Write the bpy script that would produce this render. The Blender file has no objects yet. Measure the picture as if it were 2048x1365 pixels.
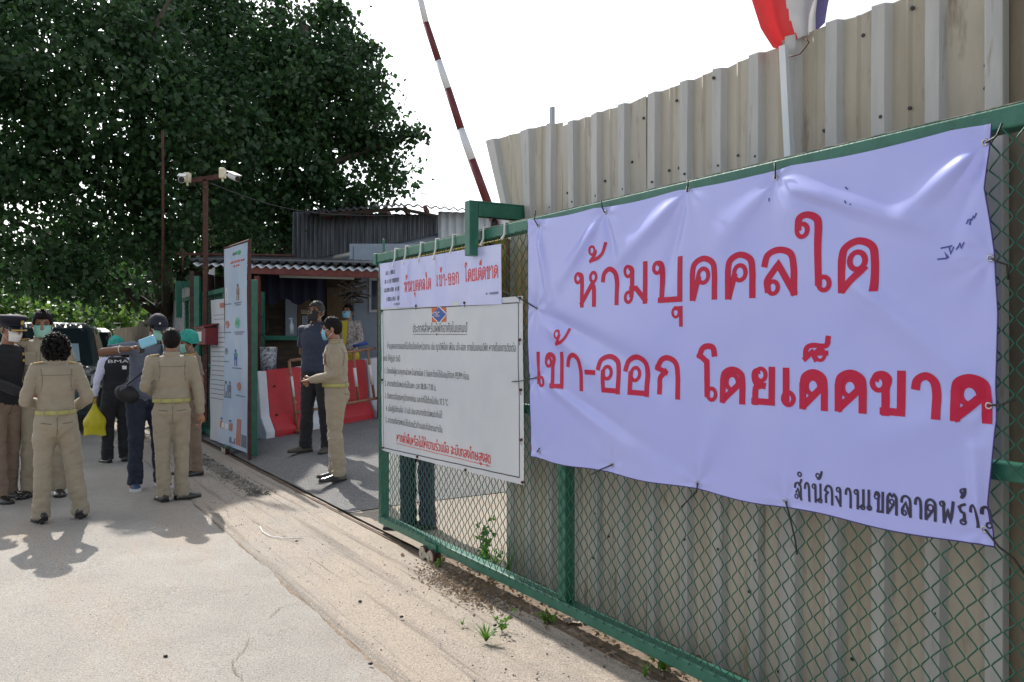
import bpy, bmesh, math, random
import numpy as np
from mathutils import Vector, Matrix, noise
R = random.Random(7)
PI = math.pi
SC = bpy.context.scene
COL = SC.collection

# ------------------------------------------------------------------ camera, sky, sun, exposure
F = 1653.0                                   # focal length in pixels of a 2048 wide frame
cam = bpy.data.cameras.new('camera'); cam.sensor_width = 36; cam.lens = F / 2048 * 36
cam.clip_start = 0.05; cam.clip_end = 3000
camo = bpy.data.objects.new('camera', cam); COL.objects.link(camo)
camo.location = (0, 0, 1.5); camo.rotation_euler = (PI / 2, 0, 0)
SC.camera = camo

SUN_EL = math.radians(41)
SUNV = Vector((-.475, .88, 0)).normalized()
SUNV = Vector((SUNV.x * math.cos(SUN_EL), SUNV.y * math.cos(SUN_EL), math.sin(SUN_EL)))
world = bpy.data.worlds.new('World'); SC.world = world; world.use_nodes = True
nt = world.node_tree; nt.nodes.clear()
wo = nt.nodes.new('ShaderNodeOutputWorld'); bg = nt.nodes.new('ShaderNodeBackground')
sky = nt.nodes.new('ShaderNodeTexSky'); sky.sky_type = 'NISHITA'; sky.sun_disc = False
sky.sun_elevation = SUN_EL; sky.sun_rotation = math.atan2(SUNV.x, SUNV.y)
sky.air_density = 1.3; sky.dust_density = 2.0
tc = nt.nodes.new('ShaderNodeTexCoord'); mp = nt.nodes.new('ShaderNodeMapping'); mp.inputs['Scale'].default_value = (1, 1, 2.6)
nz = nt.nodes.new('ShaderNodeTexNoise'); nz.inputs['Scale'].default_value = 2.2; nz.inputs['Detail'].default_value = 7; nz.inputs['Roughness'].default_value = .6
rp = nt.nodes.new('ShaderNodeValToRGB'); rp.color_ramp.elements[0].position = .33; rp.color_ramp.elements[1].position = .60
rp.color_ramp.elements[0].color = (.32, .32, .32, 1)
mx = nt.nodes.new('ShaderNodeMixRGB'); bw = nt.nodes.new('ShaderNodeRGBToBW'); cl = nt.nodes.new('ShaderNodeMixRGB'); cl.blend_type = 'MULTIPLY'; cl.inputs[0].default_value = 1; cl.inputs[2].default_value = (1.45, 1.49, 1.56, 1)
nt.links.new(sky.outputs[0], bw.inputs[0]); nt.links.new(bw.outputs[0], cl.inputs[1]); nt.links.new(cl.outputs[0], mx.inputs[2])
nt.links.new(tc.outputs['Generated'], mp.inputs[0]); nt.links.new(mp.outputs[0], nz.inputs[0]); nt.links.new(nz.outputs[0], rp.inputs[0])
nt.links.new(rp.outputs[0], mx.inputs[0]); nt.links.new(sky.outputs[0], mx.inputs[1])
nt.links.new(mx.outputs[0], bg.inputs[0]); bg.inputs[1].default_value = .125; nt.links.new(bg.outputs[0], wo.inputs[0])
sl = bpy.data.lights.new('sun', 'SUN'); sl.energy = 4.0; sl.angle = math.radians(.6); sl.color = (1, .945, .87)
so = bpy.data.objects.new('sun', sl); COL.objects.link(so); so.location = (-20, 40, 40)
so.rotation_euler = (-SUNV).to_track_quat('-Z', 'Y').to_euler()
SC.view_settings.view_transform = 'Standard'; SC.view_settings.look = 'None'
SC.view_settings.exposure = 0.58; SC.view_settings.gamma = 1; SC.view_settings.use_curve_mapping = False

# ------------------------------------------------------------------ frames
A0 = Vector((.390, 4.108, 0)); U = Vector((.5195, -.8545, 0)); N = Vector((-.8545, -.5195, 0))
def G(s, o, z): return A0 + U * s + N * o + Vector((0, 0, z))          # along the gate, towards the road, up
def W(px, py, Y): return Vector(((px - 1024) / F * Y, Y, 1.5 - (py - 682.5) / F * Y))
def so_of(v):
    d = Vector((v[0], v[1], 0)) - A0; return d.dot(U), d.dot(N)
def on(px, py, off=0.0):
    a = (px - 1024) / F; t = (off + A0.dot(N)) / (a * N.x + N.y)
    P = Vector((a * t, t, 0)); return (P - A0).dot(U), 1.5 - (py - 682.5) / F * t
def ss(x): x = max(0, min(1, x)); return x * x * (3 - 2 * x)
def yard_z(s, o):
    if o > -.05: return 0.0
    k = ss((-s - 3) / 2.6)
    return k * (.14 * ss((-o - .05) / .45) + .075 * min(4, max(0, -o - .3)))
def gz(X, Y): return yard_z(*so_of((X, Y)))
def ground_at(px, py):
    z = 0
    for _ in range(12):
        Y = (1.5 - z) * F / (py - 682.5); X = (px - 1024) / F * Y; z = gz(X, Y)
    return X, Y, z

# ------------------------------------------------------------------ object helpers
def thing(name, label, cat, loc=(0, 0, 0), rz=0, group=None):
    o = bpy.data.objects.new(name, None); COL.objects.link(o); o.empty_display_size = .2
    o.location = loc; o.rotation_euler = (0, 0, rz); o['label'] = label; o['category'] = cat
    if group: o['group'] = group
    return o
def adopt(o, parent, world_coords=True):
    o.parent = parent
    if parent and world_coords:
        p = parent; M = Matrix.Identity(4)
        chain = []
        while p: chain.append(p); p = p.parent
        for q in reversed(chain):
            M = M @ q.matrix_parent_inverse @ q.matrix_basis
        o.matrix_parent_inverse = M.inverted()
def tag(o, label, cat, group=None, kind=None):
    if label: o['label'] = label
    if cat: o['category'] = cat
    if group: o['group'] = group
    if kind: o['kind'] = kind
    return o
class MB:
    def __init__(s): s.v = []; s.f = []; s.m = []
    def add(s, vs, fs, m=0):
        b = len(s.v); s.v += [tuple(x) for x in vs]; s.f += [tuple(b + i for i in f) for f in fs]; s.m += [m] * len(fs)
    def box(s, c, ax, ay, az, m=0):              # centre and three half-extent vectors
        c = Vector(c); ax = Vector(ax); ay = Vector(ay); az = Vector(az)
        vs = [c + ax * i + ay * j + az * k for k in (-1, 1) for j in (-1, 1) for i in (-1, 1)]
        s.add(vs, [(0, 2, 3, 1), (4, 5, 7, 6), (0, 1, 5, 4), (2, 6, 7, 3), (0, 4, 6, 2), (1, 3, 7, 5)], m)
    def abox(s, x0, x1, y0, y1, z0, z1, m=0):
        s.box(((x0 + x1) / 2, (y0 + y1) / 2, (z0 + z1) / 2), ((x1 - x0) / 2, 0, 0), (0, (y1 - y0) / 2, 0), (0, 0, (z1 - z0) / 2), m)
    def gbox(s, s0, s1, o0, o1, z0, z1, m=0):    # box in the gate's frame
        s.box(G((s0 + s1) / 2, (o0 + o1) / 2, (z0 + z1) / 2), U * ((s1 - s0) / 2), N * ((o1 - o0) / 2), Vector((0, 0, (z1 - z0) / 2)), m)
    def tube(s, pts, r, n=8, m=0, caps=True, ell=None):
        pts = [Vector(p) for p in pts]; L = len(pts)
        rs = r if isinstance(r, (list, tuple)) else [r] * L
        b = len(s.v); up = None
        for i, p in enumerate(pts):
            d = (pts[min(i + 1, L - 1)] - pts[max(i - 1, 0)])
            d = d.normalized() if d.length > 1e-9 else Vector((0, 0, 1))
            if up is None:
                up = Vector((0, 0, 1)) if abs(d.z) < .9 else Vector((0, 1, 0))
            a = d.cross(up)
            if a.length < 1e-5: a = d.orthogonal()
            a.normalize(); c = a.cross(d).normalized(); up = c
            ra = rs[i] if not isinstance(rs[i], tuple) else rs[i][0]
            rb = rs[i] if not isinstance(rs[i], tuple) else rs[i][1]
            for k in range(n):
                t = 2 * PI * k / n
                s.v.append(tuple(p + a * (math.cos(t) * ra) + c * (math.sin(t) * rb)))
        for i in range(L - 1):
            for k in range(n):
                k2 = (k + 1) % n
                s.f.append((b + i * n + k, b + i * n + k2, b + (i + 1) * n + k2, b + (i + 1) * n + k)); s.m.append(m)
        if caps:
            s.f.append(tuple(b + k for k in range(n))[::-1]); s.m.append(m)
            s.f.append(tuple(b + (L - 1) * n + k for k in range(n))); s.m.append(m)
    def ring_loft(s, rings, m=0, caps=True):      # rings: lists of equal length points
        n = len(rings[0]); b = len(s.v)
        for r in rings: s.v += [tuple(p) for p in r]
        for i in range(len(rings) - 1):
            for k in range(n):
                k2 = (k + 1) % n
                s.f.append((b + i * n + k, b + i * n + k2, b + (i + 1) * n + k2, b + (i + 1) * n + k)); s.m.append(m)
        if caps:
            s.f.append(tuple(b + k for k in range(n))[::-1]); s.m.append(m)
            s.f.append(tuple(b + (len(rings) - 1) * n + k for k in range(n))); s.m.append(m)
    def ball(s, c, r, M=None, nu=12, nv=8, m=0):
        c = Vector(c); r = r if isinstance(r, tuple) else (r, r, r)
        vs = [Vector((0, 0, r[2]))]
        for j in range(1, nv):
            ph = PI * j / nv
            for i in range(nu):
                t = 2 * PI * i / nu
                vs.append(Vector((r[0] * math.sin(ph) * math.cos(t), r[1] * math.sin(ph) * math.sin(t), r[2] * math.cos(ph))))
        vs.append(Vector((0, 0, -r[2])))
        if M: vs = [M @ v for v in vs]
        vs = [v + c for v in vs]
        fs = [(0, 1 + i, 1 + (i + 1) % nu) for i in range(nu)]
        for j in range(nv - 2):
            for i in range(nu):
                a = 1 + j * nu + i; b2 = 1 + j * nu + (i + 1) % nu
                fs.append((a, a + nu, b2 + nu, b2))
        e = len(vs) - 1; k = 1 + (nv - 2) * nu
        fs += [(e, k + (i + 1) % nu, k + i) for i in range(nu)]
        s.add(vs, fs, m)
    def grid(s, fn, nu, nv, m=0):
        b = len(s.v)
        for j in range(nv + 1):
            for i in range(nu + 1):
                s.v.append(tuple(fn(i / nu, j / nv)))
        for j in range(nv):
            for i in range(nu):
                a = b + j * (nu + 1) + i; s.f.append((a, a + 1, a + nu + 2, a + nu + 1)); s.m.append(m)
    def xform(s, M): s.v = [tuple(M @ Vector(v)) for v in s.v]; return s
    def build(s, name, mats, parent=None, smooth=False, bevel=0, local=False, kind=None):
        me = bpy.data.meshes.new(name); me.from_pydata(s.v, [], s.f)
        mats = mats if isinstance(mats, (list, tuple)) else [mats]
        for m in mats: me.materials.append(m)
        if len(mats) > 1: me.polygons.foreach_set('material_index', s.m)
        if smooth: me.polygons.foreach_set('use_smooth', [True] * len(me.polygons))
        me.update(); o = bpy.data.objects.new(name, me); COL.objects.link(o)
        if bevel:
            b = o.modifiers.new('bevel', 'BEVEL'); b.width = bevel; b.segments = 2; b.limit_method = 'ANGLE'; b.harden_normals = False
        if parent: adopt(o, parent, not local)
        if kind: o['kind'] = kind
        return o
def eval_dg(ts):
    with bpy.context.temp_override(scene=ts, view_layer=ts.view_layers[0]): return bpy.context.evaluated_depsgraph_get()
def hsh(t): return sum((i + 3) * ord(c) for i, c in enumerate(t)) % 9973
def solid(o, t):
    m = o.modifiers.new('solid', 'SOLIDIFY'); m.thickness = t; m.offset = 0; return o
def bake_mods(o):
    ts = bpy.data.scenes.new('bake'); ts.collection.objects.link(o); dg = eval_dg(ts)
    me = bpy.data.meshes.new_from_object(o.evaluated_get(dg)); old = o.data; o.modifiers.clear(); o.data = me
    ts.collection.objects.unlink(o); bpy.data.scenes.remove(ts); bpy.data.meshes.remove(old); return o
def struct(o): o['kind'] = 'structure'; return o

# ------------------------------------------------------------------ materials
def mat(name, c, c2=None, rough=.6, metal=0, scale=6, bump=0, bscale=40, stretch=(1, 1, 1), detail=6, spec=.5, lo=.4, hi=.62,
        c3=None, scale3=30, lo3=.62, hi3=.7, trans=0, sheen=0, coat=0, coords='Object', alpha=1):
    m = bpy.data.materials.new(name); m.use_nodes = True; n = m.node_tree; b = n.nodes['Principled BSDF']
    b.inputs['Roughness'].default_value = rough; b.inputs['Metallic'].default_value = metal
    b.inputs['Specular IOR Level'].default_value = spec; b.inputs['Base Color'].default_value = (*c, 1)
    if sheen: b.inputs['Sheen Weight'].default_value = sheen
    if coat: b.inputs['Coat Weight'].default_value = coat; b.inputs['Coat Roughness'].default_value = .15
    if alpha < 1: b.inputs['Alpha'].default_value = alpha
    if c2 or bump or c3:
        t = n.nodes.new('ShaderNodeTexCoord'); mp = n.nodes.new('ShaderNodeMapping'); mp.inputs['Scale'].default_value = stretch
        n.links.new(t.outputs[coords], mp.inputs[0])
    out = None
    if c2:
        z = n.nodes.new('ShaderNodeTexNoise'); z.inputs['Scale'].default_value = scale; z.inputs['Detail'].default_value = detail; z.inputs['Roughness'].default_value = .62
        r = n.nodes.new('ShaderNodeValToRGB'); r.color_ramp.elements[0].position = lo; r.color_ramp.elements[1].position = hi
        r.color_ramp.elements[0].color = (*c, 1); r.color_ramp.elements[1].color = (*c2, 1)
        n.links.new(mp.outputs[0], z.inputs[0]); n.links.new(z.outputs[0], r.inputs[0]); out = r.outputs[0]
        n.links.new(out, b.inputs['Base Color'])
    if c3:
        z = n.nodes.new('ShaderNodeTexNoise'); z.inputs['Scale'].default_value = scale3; z.inputs['Detail'].default_value = 5; z.inputs['Roughness'].default_value = .7
        r = n.nodes.new('ShaderNodeValToRGB'); r.color_ramp.elements[0].position = lo3; r.color_ramp.elements[1].position = hi3
        x = n.nodes.new('ShaderNodeMixRGB'); x.inputs[1].default_value = (*c, 1); x.inputs[2].default_value = (*c3, 1)
        n.links.new(mp.outputs[0], z.inputs[0]); n.links.new(z.outputs[0], r.inputs[0]); n.links.new(r.outputs[0], x.inputs[0])
        if out: n.links.new(out, x.inputs[1])
        n.links.new(x.outputs[0], b.inputs['Base Color'])
    if bump:
        z = n.nodes.new('ShaderNodeTexNoise'); z.inputs['Scale'].default_value = bscale; z.inputs['Detail'].default_value = 5
        k = n.nodes.new('ShaderNodeBump'); k.inputs['Strength'].default_value = bump; k.inputs['Distance'].default_value = .01
        n.links.new(mp.outputs[0], z.inputs[0]); n.links.new(z.outputs[0], k.inputs['Height']); n.links.new(k.outputs[0], b.inputs['Normal'])
    if trans:
        tr = n.nodes.new('ShaderNodeBsdfTranslucent'); ms = n.nodes.new('ShaderNodeMixShader'); ms.inputs[0].default_value = trans
        src = b.inputs['Base Color'].links
        if src: n.links.new(src[0].from_socket, tr.inputs[0])
        else: tr.inputs[0].default_value = (*c, 1)
        n.links.new(b.outputs[0], ms.inputs[1]); n.links.new(tr.outputs[0], ms.inputs[2])
        n.links.new(ms.outputs[0], n.nodes['Material Output'].inputs[0])
    return m
M = {}
M['green'] = mat('green_paint', (.018, .125, .085), (.03, .16, .11), rough=.42, scale=9, c3=(.06, .05, .035), scale3=22, lo3=.66, hi3=.72, bump=.15, bscale=60)
M['green_top'] = mat('green_paint_lit', (.10, .17, .12), (.40, .37, .31), rough=.55, scale=18, lo=.42, hi=.6, bump=.2)  # pale tone stands for light along the gate's top rail
M['wire'] = mat('green_pvc_wire', (.010, .085, .058), (.016, .12, .08), rough=.38, scale=30)
M['beige'] = mat('beige_sheet', (.38, .345, .28), (.45, .42, .355), rough=.5, scale=3.2, stretch=(2.2, 2.2, .35), c3=(.23, .18, .12), scale3=5, lo3=.56, hi3=.72, bump=.12, bscale=30)
M['rib'] = mat('grey_rib', (.36, .365, .36), (.44, .435, .42), rough=.30, scale=5, stretch=(2, 2, .3), c3=(.25, .23, .2), scale3=9, lo3=.58, hi3=.72, bump=.1, bscale=30)
M['darksheet'] = mat('dark_brown_sheet', (.17, .14, .1), (.25, .21, .15), rough=.6, scale=3, stretch=(2, 2, .4), bump=.1)
M['greysheet'] = mat('grey_zinc_sheet', (.27, .30, .33), (.38, .41, .44), rough=.42, metal=.25, scale=4, stretch=(2, 2, .3), c3=(.14, .13, .12), scale3=6, lo3=.55, hi3=.7)
M['zincdark'] = mat('dark_zinc', (.028, .031, .037), (.07, .077, .088), rough=.45, metal=.3, scale=4, stretch=(3, 3, .3))  # tree shade on the booth roof is put into this dark zinc
M['whitesheet'] = mat('white_sheet', (.55, .60, .66), (.66, .7, .74), rough=.4, scale=4, stretch=(2, 2, .3))
M['zincgrey'] = mat('zinc_gable', (.085, .095, .11), (.19, .205, .23), rough=.4, metal=.4, scale=4, stretch=(3, 3, .3))
M['bluewall'] = mat('blue_grey_wall', (.27, .33, .42), (.33, .39, .48), rough=.6, scale=2, bump=.05)
M['rust'] = mat('rust_steel', (.055, .02, .016), (.10, .035, .024), rough=.75, scale=14, c3=(.42, .33, .27), scale3=25, lo3=.66, hi3=.7, bump=.3)
M['redbeam'] = mat('red_oxide', (.12, .024, .02), (.17, .04, .03), rough=.6, scale=8)
M['rusty_tube'] = mat('rusty_tube', (.27, .13, .07), (.36, .2, .12), rough=.7, scale=20, bump=.2)
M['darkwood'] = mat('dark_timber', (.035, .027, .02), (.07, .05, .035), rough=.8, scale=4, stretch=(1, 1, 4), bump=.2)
M['brownwall'] = mat('brown_board', (.12, .085, .05), (.17, .12, .07), rough=.75, scale=4, stretch=(5, 5, .6), bump=.1)
M['black'] = mat('black_rubber', (.012, .012, .013), rough=.5)
M['blackmet'] = mat('blackened_metal', (.03, .03, .032), rough=.45, metal=.3)
M['white'] = mat('white_plain', (.78, .78, .78), (.7, .7, .7), rough=.5, scale=10)
M['cream'] = mat('cream_plastic', (.72, .66, .48), rough=.45)
M['yellow'] = mat('yellow_sign', (.62, .42, .02), (.55, .36, .02), rough=.5, scale=6)
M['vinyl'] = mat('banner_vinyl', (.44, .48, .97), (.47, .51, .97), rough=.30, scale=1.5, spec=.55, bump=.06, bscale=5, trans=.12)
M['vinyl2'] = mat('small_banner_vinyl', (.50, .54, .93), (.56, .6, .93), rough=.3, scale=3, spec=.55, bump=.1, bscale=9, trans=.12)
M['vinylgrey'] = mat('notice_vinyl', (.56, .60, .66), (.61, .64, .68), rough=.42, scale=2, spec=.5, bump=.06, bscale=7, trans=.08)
M['vinylblue'] = mat('poster_vinyl', (.42, .54, .70), (.50, .60, .74), rough=.42, scale=2, trans=.08)
M['red'] = mat('red_print', (.46, .006, .05), rough=.5, spec=.3)
M['redsmall'] = mat('red_print_small', (.62, .03, .03), rough=.42)
M['navy'] = mat('navy_print', (.02, .018, .06), rough=.45)
M['ink'] = mat('black_print', (.02, .02, .025), rough=.5)
M['inkblue'] = mat('pen_ink', (.03, .05, .28), rough=.5)
M['hem'] = mat('banner_hem', (.05, .035, .16), rough=.5)
M['orange'] = mat('orange_print', (.65, .13, .03), (.5, .09, .02), rough=.5, scale=8, stretch=(1, 1, 30))
M['blueprint'] = mat('blue_print', (.03, .08, .35), rough=.5)
M['greenprint'] = mat('green_print', (.05, .35, .15), rough=.5)
M['tealprint'] = mat('teal_print', (.15, .45, .42), rough=.5)
M['brownprint'] = mat('brown_print', (.22, .12, .08), rough=.5)
M['brickprint'] = mat('brick_print', (.42, .16, .12), rough=.5)
M['greyprint'] = mat('grey_print', (.12, .14, .2), rough=.5)
M['steel'] = mat('galvanised', (.5, .5, .5), rough=.35, metal=.8)
M['castor'] = mat('grey_castor', (.33, .30, .25), (.42, .38, .31), rough=.6, scale=20, c3=(.2, .1, .06), lo3=.55)
M['rail'] = mat('steel_rail', (.10, .075, .055), (.2, .14, .1), rough=.6, metal=.3, scale=12, bump=.3)
M['conc_red'] = mat('red_painted_concrete', (.52, .02, .03), (.44, .02, .03), rough=.55, scale=6, c3=(.4, .36, .33), scale3=7, lo3=.68, hi3=.7, bump=.15)
M['conc_white'] = mat('white_painted_concrete', (.68, .70, .76), (.58, .6, .66), rough=.6, scale=5, c3=(.3, .28, .26), scale3=6, lo3=.66, hi3=.7, bump=.15)
M['poleRed'] = mat('boom_red', (.13, .018, .026), rough=.4)
M['poleWhite'] = mat('boom_white', (.72, .75, .8), rough=.4)
M['bark'] = mat('bark', (.05, .042, .032), (.09, .075, .055), rough=.9, scale=8, stretch=(1, 1, .3), bump=.6)
M['glass'] = mat('dark_glass', (.02, .03, .035), rough=.08, spec=.8)
M['winglass'] = mat('window_glass', (.03, .06, .09), rough=.1, spec=.7)
M['soil'] = mat('dry_soil', (.17, .13, .09), (.26, .2, .15), rough=.95, scale=25, bump=.6)
M['pebble'] = mat('pebble', (.08, .075, .07), (.3, .28, .25), rough=.85, scale=3)
M['dryleaf'] = mat('dry_leaf', (.20, .13, .07), (.36, .28, .18), rough=.8, scale=3, trans=.2)
M['gwhite'] = mat('light_fitting', (.5, .5, .45), rough=.5)
def leafmat(name, c, c2, tr=.35, scale=1.3):
    return mat(name, c, c2, rough=.42, scale=scale, trans=tr, lo=.35, hi=.7, spec=.45)
M['leaf'] = leafmat('tree_leaf', (.024, .068, .026), (.048, .108, .036), .38)
M['leaf2'] = leafmat('tree_leaf_light', (.045, .12, .03), (.07, .16, .035), .45)
M['bush'] = leafmat('bush_leaf', (.10, .2, .03), (.16, .27, .05), .4)
M['weed'] = leafmat('weed_leaf', (.10, .24, .03), (.17, .34, .05), .4)
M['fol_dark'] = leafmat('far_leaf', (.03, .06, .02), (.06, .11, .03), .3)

def groundmat(name, base, base2, sandc, stainc, fine=90, rough=.9, sand_amt=(.5, .7), gravel=None, streak=False):
    m = bpy.data.materials.new(name); m.use_nodes = True; n = m.node_tree; b = n.nodes['Principled BSDF']; b.inputs['Roughness'].default_value = rough
    b.inputs['Specular IOR Level'].default_value = .25
    t = n.nodes.new('ShaderNodeTexCoord')
    def nzz(scale, det=8, ro=.6, st=None):
        z = n.nodes.new('ShaderNodeTexNoise'); z.inputs['Scale'].default_value = scale; z.inputs['Detail'].default_value = det; z.inputs['Roughness'].default_value = ro
        if st:
            mp = n.nodes.new('ShaderNodeMapping'); mp.vector_type = 'TEXTURE'; mp.inputs['Rotation'].default_value = (0, 0, -st[0]); mp.inputs['Scale'].default_value = tuple(1 / q for q in st[1])
            n.links.new(t.outputs['Object'], mp.inputs[0]); n.links.new(mp.outputs[0], z.inputs[0])
        else: n.links.new(t.outputs['Object'], z.inputs[0])
        return z.outputs[0]
    def ramp(s, a, bb):
        r = n.nodes.new('ShaderNodeMapRange'); r.inputs[1].default_value = a; r.inputs[2].default_value = bb; n.links.new(s, r.inputs[0]); return r.outputs[0]
    def mix(f, a, bb):
        x = n.nodes.new('ShaderNodeMixRGB')
        n.links.new(f, x.inputs[0])
        for i, q in ((1, a), (2, bb)):
            if isinstance(q, tuple): x.inputs[i].default_value = (*q, 1)
            else: n.links.new(q, x.inputs[i])
        return x.outputs[0]
    ang = math.atan2(U.y, U.x)
    c = mix(ramp(nzz(1.1), .35, .65), base, base2)
    c = mix(ramp(nzz(.9, 9, .7, (-ang, (.35, 1.6, 1))), *sand_amt), c, sandc)
    c = mix(ramp(nzz(3.1, 9, .75), .58, .75), c, stainc)
    if streak:
        c = mix(ramp(nzz(1, 6, .65, (-ang, (.22, 9, 1))), .54, .66), c, stainc)
        c = mix(ramp(nzz(1, 5, .6, (-ang, (.3, 24, 1))), .60, .68), c, tuple(x * .75 for x in stainc))
    c = mix(ramp(nzz(14, 8, .8), .56, .70), c, tuple(x * .80 for x in base))
    c = mix(ramp(nzz(fine, 3, .7), .52, .66), c, tuple(x * .55 for x in base))
    c = mix(ramp(nzz(fine * 1.4, 3, .7), .56, .68), c, tuple(min(.75, x * 1.55) for x in base2))
    if gravel:
        v = n.nodes.new('ShaderNodeTexVoronoi'); v.inputs['Scale'].default_value = 55; n.links.new(t.outputs['Object'], v.inputs[0])
        c = mix(ramp(v.outputs[0], .15, .55), gravel, c)
    n.links.new(c, b.inputs['Base Color'])
    z = n.nodes.new('ShaderNodeMath'); z.operation = 'ADD'; n.links.new(nzz(fine, 4, .7), z.inputs[0]); n.links.new(nzz(9, 8, .7), z.inputs[1])
    k = n.nodes.new('ShaderNodeBump'); k.inputs['Strength'].default_value = .8; k.inputs['Distance'].default_value = .014
    n.links.new(z.outputs[0], k.inputs['Height']); n.links.new(k.outputs[0], b.inputs['Normal'])
    return m
M['road'] = groundmat('road_concrete', (.33, .31, .285), (.42, .395, .36), (.42, .34, .265), (.26, .235, .205))
M['apron'] = groundmat('apron_concrete', (.34, .305, .27), (.42, .375, .325), (.44, .37, .30), (.24, .21, .18), sand_amt=(.42, .58), streak=True)
M['yard'] = groundmat('yard_gravel', (.15, .15, .155), (.2, .195, .19), (.24, .22, .2), (.12, .115, .11), fine=60, gravel=(.26, .26, .26))
M['yardc'] = groundmat('yard_concrete', (.33, .29, .245), (.4, .35, .29), (.42, .34, .26), (.27, .23, .19))
M['dirt'] = groundmat('dirt', (.16, .14, .1), (.22, .19, .14), (.26, .21, .15), (.1, .09, .07))

# ------------------------------------------------------------------ ground
def ground_sheet(name, m, poly_fn, nu, nv):
    b = MB(); b.grid(poly_fn, nu, nv); return struct(b.build(name, m, smooth=True))
gb = MB(); gb.add([(-600, -60, -.03), (600, -60, -.03), (600, 900, -.03), (-600, 900, -.03)], [(0, 1, 2, 3)])
struct(gb.build('ground', M['dirt']))
def nz3(x, y, sc, seed=0): return noise.noise(Vector((x * sc, y * sc, seed)))
# concrete road slabs, joint gaps between them
SJ = so_of(ground_at(150, 934)[:2])[0]
for i, (s0, s1) in enumerate([(-60, -30), (-29.99, -18), (-17.99, SJ), (SJ + .006, 5.2)]):
    def fn(u, v, s0=s0, s1=s1):
        s = s0 + (s1 - s0) * u; o = 1.012 + 7.5 * v ** 1.3
        e = (.022 * nz3(s, 3, 2.1) + .014 * nz3(s, 8, 9)) if v == 0 else 0
        p = G(s, o + e, 0); z = .004 * nz3(p.x, p.y, 1.2) + .002 * nz3(p.x, p.y, 6)
        if v == 0: z -= .012
        p.z = z; return p
    ground_sheet('road', M['road'], fn, 420, 40)
def fna(u, v):
    s = -40 + 44 * u ** .6; o = -.0 + 1.0 * v
    p = G(s, o, 0); w = lambda c, wd: math.exp(-((o - c - .03 * nz3(s, 1, .8)) / wd) ** 2)
    z = -.010 * w(.42, .03) - .007 * w(.63, .05) - .012 * w(.22, .04) + .004 * nz3(p.x, p.y, 3) + .003 * nz3(p.x, p.y, 9)
    if v == 1: z -= .012 + .004 * nz3(s, 9, 3)
    p.z = z - .002; return p
ground_sheet('road_apron', M['apron'], fna, 420, 60)
jb = MB(); jb.grid(lambda u, v: G(-60 + 66 * u, .98 + .06 * v, -.014), 60, 1); struct(jb.build('road_joint', M['soil']))
def fny(u, v):
    s = -30 + 26.4 * u; o = -.06 - 14 * v ** 1.4
    p = G(s, o, 0); p.z = yard_z(s, o) + .006 * nz3(p.x, p.y, 2) + .004 * nz3(p.x, p.y, 12); return p
ground_sheet('yard_ground', M['yard'], fny, 150, 60)
def fnyc(u, v):
    s = -3.585 + 11 * u; o = -.06 - 9 * v ** 1.4
    p = G(s, o, 0); p.z = yard_z(s, o) + .003 * nz3(p.x, p.y, 3) - .001; return p
ground_sheet('yard_pavement', M['yardc'], fnyc, 60, 40)
def fns(u, v):
    s = -2.1 + 6 * u; o = .0 - .33 * v + (.012 + .02 * nz3(s, 2, 5)) * (v == 0); p = G(s, o, 0); p.z = .006 + .012 * max(0, nz3(p.x, p.y, 14)) + .008 * nz3(p.x, p.y, 40) - .006 * (v == 0) - .03 * max(0, (-1.6 - s)); return p
ground_sheet('soil_strip', M['soil'], fns, 500, 34)
# steel track the gates roll on
tb = MB()
for k in range(60):
    s0 = -18 + k * .4; tb.gbox(s0, s0 + .4, -.018, .0, -.02, .006 + .003 * math.sin(k * 1.7)); tb.gbox(s0, s0 + .4, .016, .024, -.02, .009 + .002 * math.sin(k))
tr = tb.build('gate_track', M['rail']); tag(tr, 'long rusty steel rail set in the ground under both sliding gates', 'rail')

# ------------------------------------------------------------------ corrugated fence on the right
RIBS = [-1.52, -1.06, -.81, -.58, -.356, -.12, .11, .345, .565, .785, .985, 1.185, 1.39, 1.60, 1.81]
def sheet_profile(s0, s1, ribs):
    pr = [(s0, 0, 0)]
    for i, r in enumerate(ribs):
        pr += [(r - .038, 0, 0), (r - .026, .027, 1), (r + .026, .027, 1), (r + .042, 0, 0)]
        nx = ribs[i + 1] if i + 1 < len(ribs) else None
        if nx: mid = (r + nx) / 2; pr += [(mid - .014, 0, 0), (mid, .007, 0), (mid + .014, 0, 0)]
    pr.append((s1, 0, 0)); return sorted(pr)
def fence_panel(parent, s0, s1, ribs, base_o, ztop0, ztop1, mats, seed, z0=-.02, shear=False, name='corrugated_panel'):
    pr = sheet_profile(s0, s1, ribs); nz = 40; b = MB(); rr = random.Random(seed)
    for j in range(nz + 1):
        v = j / nz
        for (s, o, _) in pr:
            zt = ztop0 + (ztop1 - ztop0) * (s - s0) / (s1 - s0) + .012 * nz3(s, seed, 9)
            z = z0 + (zt - z0) * v; sx = s
            if shear and z > 2.2: sx = s - .30 * (z - 2.2) / .66 * max(0, (-.98 - s) / .33)
            oo = base_o + o + .006 * nz3(s * 2, z * 1.2, 1, seed) + .004 * nz3(s * 5, z * 3, 1, seed + 3)
            b.v.append(tuple(G(sx, oo, z)))
    n = len(pr)
    for j in range(nz):
        for i in range(n - 1):
            a = j * n + i; b.f.append((a, a + 1, a + n + 1, a + n)); b.m.append(1 if (pr[i][2] and pr[i + 1][2]) or (pr[i][2] != pr[i + 1][2]) else 0)
    o = b.build(name, mats, parent); solid(o, .0016); return o
fence = thing('corrugated_fence', 'tall beige corrugated sheet fence behind the green gate with the big banner', 'fence', G(0, -.32, 0))
FM = [M['beige'], M['rib']]
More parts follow.
